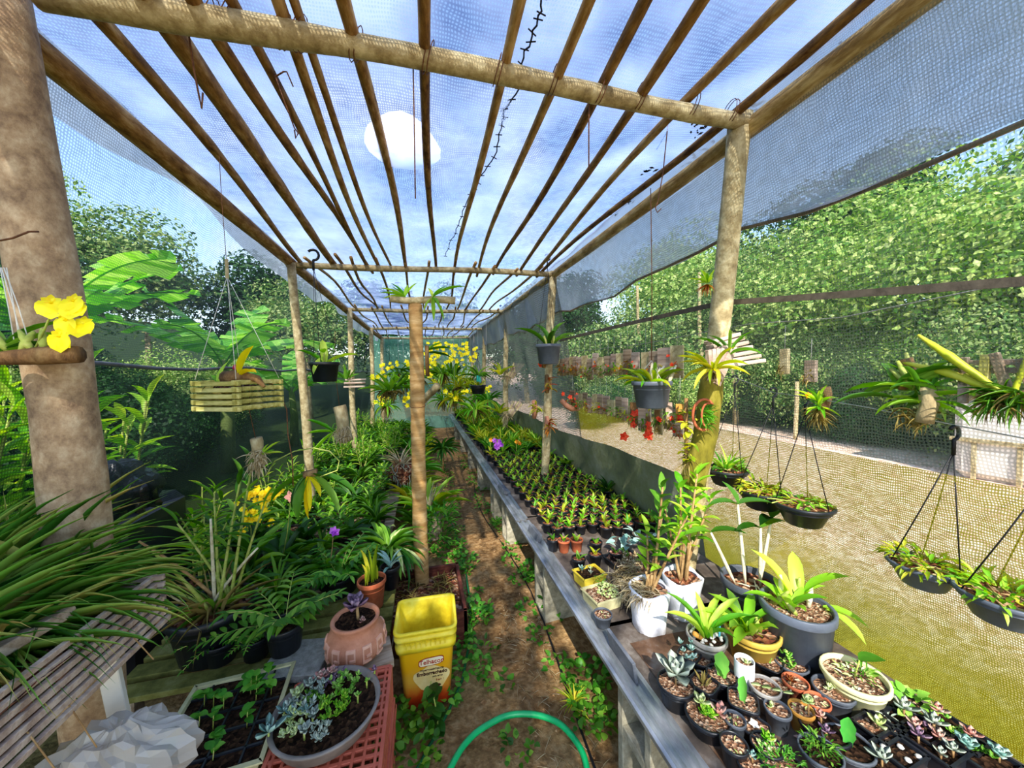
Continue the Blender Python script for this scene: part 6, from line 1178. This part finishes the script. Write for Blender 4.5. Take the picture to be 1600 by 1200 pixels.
# pebbles and clods on the path
mb = MB()
for i in range(900):
    x = U(-.1, .66) ; y = U(.9, 6); s = U(.002, .009)*(1 if i % 9 else 1.8); z = gz(x, y); a = U(0, 6)
    mb.add([(x-s, y, z), (x, y-s, z), (x+s*.9, y, z), (x, y+s, z), (x, y, z+s*.8)], [(0, 1, 4), (1, 2, 4), (2, 3, 4), (3, 0, 4)])
o = tag(part('path_clods', mb, pm('clod', ['5a3c22', '94704a', 'b89a74'], 30, rough=.95), smooth=False), 'small clods and stones scattered over the earth path', 'clods', kind='stuff')
# ================================================================== OUTSIDE
def foliage_cloud(n, rad, m, size, asp=.5, clumps=14, flat=1.0, seed=1, drop=.0):
    rg = np.random.default_rng(seed); cc = []
    for i in range(clumps):
        v = rg.normal(size=3); v /= np.linalg.norm(v); cc.append((v*rad*rg.uniform(.25, .72)*np.array([1, 1, flat]), rad*rg.uniform(.32, .55)))
    k = rg.integers(0, clumps, n); c = np.array([cc[i][0] for i in k]); r = np.array([cc[i][1] for i in k])
    d = rg.normal(size=(n, 3)); d /= np.linalg.norm(d, axis=1)[:, None]; d[:, 2] = np.where(rg.random(n) < .6, np.abs(d[:, 2]), d[:, 2])
    P = c+d*(r*rg.uniform(.75, 1.05, n))[:, None]*np.array([1, 1, flat])
    nr = d+rg.normal(size=(n, 3))*.55; nr /= np.linalg.norm(nr, axis=1)[:, None]
    t = np.cross(nr, rg.normal(size=(n, 3))); t /= np.linalg.norm(t, axis=1)[:, None]; t[:, 2] -= drop; b = np.cross(nr, t)
    s = size*rg.uniform(.6, 1.3, n)[:, None]; V = np.stack([P-t*s, P+b*s*asp, P+t*s-nr*s*.25, P-b*s*asp], 1).reshape(-1, 3)
    me = bpy.data.meshes.new('foliage'); me.vertices.add(4*n); me.vertices.foreach_set('co', V.ravel()); me.loops.add(4*n); me.loops.foreach_set('vertex_index', np.arange(4*n)); me.polygons.add(n); me.polygons.foreach_set('loop_start', np.arange(0, 4*n, 4)); me.polygons.foreach_set('loop_total', np.full(n, 4)); me.update(calc_edges=True); me.materials.append(m); return me
def tree(label, loc, h, crown, cs, trunk=.1, grp=None, name='tree', cat='tree', lean=(0, 0)):
    t = T(name, label, cat, loc, U(0, 6.3), grp); top = Vector((lean[0], lean[1], h))
    if trunk: stemtube(t, [(0, 0, -.3), top*.35+Vector((.1, 0, 0)), top*.7], [trunk, trunk*.8, trunk*.5], grey_bark, 'trunk', 8)
    o = ob('foliage', crown, t, top); o.scale = (cs[0], cs[1], cs[2]); o['kind'] = 'stuff'; return t
CR = [foliage_cloud(17000, 2, G_for1, .052, .55, 34, .85, 1), foliage_cloud(17000, 2, G_for2, .052, .55, 34, .85, 2), foliage_cloud(17000, 2, G_for3, .075, .3, 30, .8, 3, .5), foliage_cloud(15000, 2, G_for4, .06, .55, 28, .85, 4)]
TREES = ([(9.6, 1.0, 4.0, 2, 1.15), (9.4, 4.0, 3.5, 0, 1.1), (9.5, 7.0, 3.4, 0, 1.15), (8.6, 9.6, 3.4, 1, 1.1), (10.5, -2.2, 3.8, 1, 1.2), (11.8, 2.6, 5.4, 2, 1.25), (12, 6, 5.4, 0, 1.3), (11.5, 9.5, 5.4, 1, 1.3), (9.4, 12.5, 4.6, 0, 1.3), (6.8, 12.2, 3.0, 1, 1.1), (6.4, 15.5, 4.5, 3, 1.4), (12.8, -1, 5.2, 0, 1.3), (14.5, 4, 6.4, 1, 1.4), (14.5, 9, 6.6, 3, 1.5), (12.5, 13.5, 6.4, 0, 1.5), (4.4, 14.8, 3.4, 3, 1.2), (2, 17, 4, 1, 1.4), (-1.5, 16, 4, 3, 1.3)])
for i, (x, y, h, k, s) in enumerate(TREES):
    h = h-1.1 if x < 11 else h-2.1
    tree(f'{["bright yellow-green", "mid green", "silvery drooping-leaved", "dark green"][k]} forest tree beyond the gravel yard, {ORD[i]} planted in the forest wall' if 0 else f'{["bright yellow-green", "mid green", "silvery drooping-leaved", "dark green"][k]} forest tree beyond the gravel yard on the right', (x, y, gz(x, y)), h, CR[k], (s, s, s*.95), .13, ['bright trees', 'mid green trees', 'silvery trees', 'dark trees'][k]+' of the forest beyond the right net')
for i in range(34):
    a = i/34; x = 8.1+U(-.5, .9)-max(0, a-.6)*10; y = -2.5+17*a; k = R.choice([0, 1, 3, 3, 1])
    tree('low bush at the foot of the forest beyond the gravel yard', (x, y, gz(x, y)), U(.4, 1.2), CR[k], (U(.4, .6),)*2+(U(.45, .7),), 0, 'bushes at the foot of the right hand forest', 'bush', 'bush')
for (x, y) in ((7.6, 7.4), (7.9, 8.6), (7.2, 10.4)):
    tag(pole('forest_trunk', (x, y, 0), (x+U(-.3, .3), y+.2, 4.2), .07, .04, pale_m, 8, .05), 'slim pale bare trunk at the forest edge behind the gravel', 'trunk', 'pale trunks at the forest edge')
# green low hedge at the right wall beyond second post
for i in range(9):
    tree('low dark green shrub beyond the gravel behind the plank rows', (4.3+U(-.4, .5)+.38*i*.4, 8.2+.55*i*.5-U(0, .5), 0), .5, CR[1 if i % 2 else 3], (.33, .33, .3), 0, 'low shrubs behind the gravel', 'bush', 'bush')
# whitewashed block with brown top
A = PZ(1455, 742, 0); t = T('whitewashed_block', 'low whitewashed masonry block with a brown tiled top, right edge beyond the net', 'masonry block', (A.x+.15, A.y-.1, 0), .10)
mb = MB(); mb.box((1.3, -1.2, .52), (2.6, 2.4, 1.04)); part('wall', mb, white_wall, t, False)
for i in range(9): mb = MB(); mb.box((1.3, -.1-.28*i, 1.09+.012*(i % 2)), (2.8, .27, .07)); part('tile', mb, brown_top, t, False)
for i in range(7): mb = MB(); mb.box((-.02, -.2-.34*i, .25), (.02, .04, .46)); part('paling', mb, pale_m, t, False)
mb = MB(); mb.box((-.03, -1.2, .5), (.03, 2.4, .05)); part('rail', mb, pale_m, t, False)
tag(pole('clothes_pole', PZ(1168, 700, 0)+Vector((1.5, .3, 0)), PZ(1168, 700, 0)+Vector((1.52, .3, 1.15)), .04, .035, pale_m, 10), 'short pale post standing on the gravel behind the hanging bowls', 'post')
# left: banana plants
def banana(label, x, y, hts, rz, n, s=1.0, z=0):
    t = T('banana_plant', label, 'banana plant', (x, y, z), rz); stemtube(t, [(0, 0, 0), (.03, 0, hts*.5), (0, .02, hts)], [.11*s, .09*s, .06*s], pm('banana_stem', ['4a5a2c', '7a8a4c'], 6, (1, 1, .4)) if 'banana_stem' not in MATS else MATS['banana_stem'], 'stem', 12)
    for i in range(n):
        a = i*2.4; e = U(.55, 1.25); L = U(1.4, 1.9)*s; W = U(.42, .55)*s; k = 'banleaf%d' % (i % 3)
        if k not in LM:
            mb = MB(); sg = 22; rg = random.Random(i)
            for side in (-1, 1):
                x0 = 0; z0 = 0; P_ = []
                for q in range(sg+1):
                    tt_ = q/sg; an = -(.9+.2*(i % 3))*tt_+.15
                    if q: x0 += math.cos(an)/sg; z0 += math.sin(an)/sg
                    P_.append((x0, z0))
                q = 2
                while q < sg:
                    st_ = min(sg, q+rg.choice([1, 2, 2, 3])); dr = rg.uniform(.0, .35)
                    for u in range(q, st_):
                        w1, w2 = _w('strap', (u-2)/(sg-2))*.5, _w('strap', (u-1)/(sg-2))*.5
                        mb.add([(P_[u][0], 0, P_[u][1]), (P_[u+1][0], 0, P_[u+1][1]), (P_[u+1][0]+.03, side*w2, P_[u+1][1]-dr*w2+.04), (P_[u][0]+.03, side*w1, P_[u][1]-dr*w1+.04)], [(0, 1, 2, 3)])
                    q = st_
            mb.tube([(P_[u][0], 0, P_[u][1]-.006) for u in range(sg+1)], [.014*(1-.8*u/sg) for u in range(sg+1)], 5); LM[k] = mb.mesh('leaf', G_ban, False)
        ob('leaf', LM[k], t, M=lmat((0, 0, hts-.1), a, e, L, W))
banana('banana plant with huge torn leaves, nearest beyond the left net', -3.9, 4.9, 1.9, .3, 9)
banana('banana plant leaning out behind the slatted basket, beyond the left net', -2.9, 6.3, 1.7, 1.4, 8, .95)
banana('banana plant at the far left behind the near left post', -5.2, 4.0, 1.9, 2.5, 8, 1.0)
banana('young banana plant low beyond the second left post', -2.6, 8.2, 1.2, .9, 7, .8)
for i, (x, y, h, k, s) in enumerate([(-12, 4, 3.6, 1, 1.2), (-12.5, 8, 4.2, 3, 1.3), (-11, 12, 4.6, 0, 1.3), (-8.5, 14, 4.2, 1, 1.3), (-14, 1, 4, 0, 1.2), (-6, 15.5, 3.6, 3, 1.3), (-3.6, 13, 3, 1, 1.1), (-10, 6.5, 2.6, 1, 1.0), (-9, 10, 2.8, 3, 1.0), (-9.5, 2.8, 2.3, 3, .9)]):
    tree('tree on the wooded slope beyond the banana plants on the left', (x, y, gz(x, y)), h, CR[k], (s, s, s*.9), .12, 'trees on the left slope')
for i in range(22):
    x = -2.3-U(0, 1.6)-.1*i; y = 2.2+.42*i; tree('dark shrub in the shade outside the left net', (x, y, 0), U(.35, .9), CR[3 if i % 3 else 1], (U(.28, .42),)*2+(U(.3, .45),), 0, 'dark shrubs outside the left net', 'bush', 'bush')
for i, (x, y) in enumerate([(-2.2, 2.3), (-2.5, 2.7), (-2.1, 2.9), (-2.7, 2.2), (-2.3, 1.9), (-3.0, 2.6)]):
    t = T('ginger_plant', 'tall bright green ginger-like shoots outside the left net', 'plant', (x, y, 0), 0, 'ginger-like shoots outside the left net')
    sp = []
    for k in range(11): cane(t, (U(-.15, .15), U(-.15, .15), 0), (U(-.15, .15), U(-.15, .15), 1), U(1.1, 1.5), 12, .26, .055, G_bright, cane_g, .15, .01, coll=sp)
    leaves(t, sp, G_bright, 'lance', .6, False)
for i in range(26):
    x = -5.2-1.3*(i % 4)-U(0, .8); y = 3.2+.42*i; tree('bush covering the bank behind the banana plants', (x, y, gz(x, y)), U(.5, 1.2), CR[i % 2 if i % 3 else 3], (U(.5, .7),)*2+(U(.45, .6),), 0, 'bushes on the left bank', 'bush', 'bush')
# unseen tree added behind the camera to cast shade over the left foreground
tree('unseen tree added behind the camera to shade the left foreground', (-2.2, -3.2, 0), 3.9, CR[3], (.95, .8, .8), .2)
bpy.context.view_layer.update()
print('OBJECTS', len(bpy.data.objects))
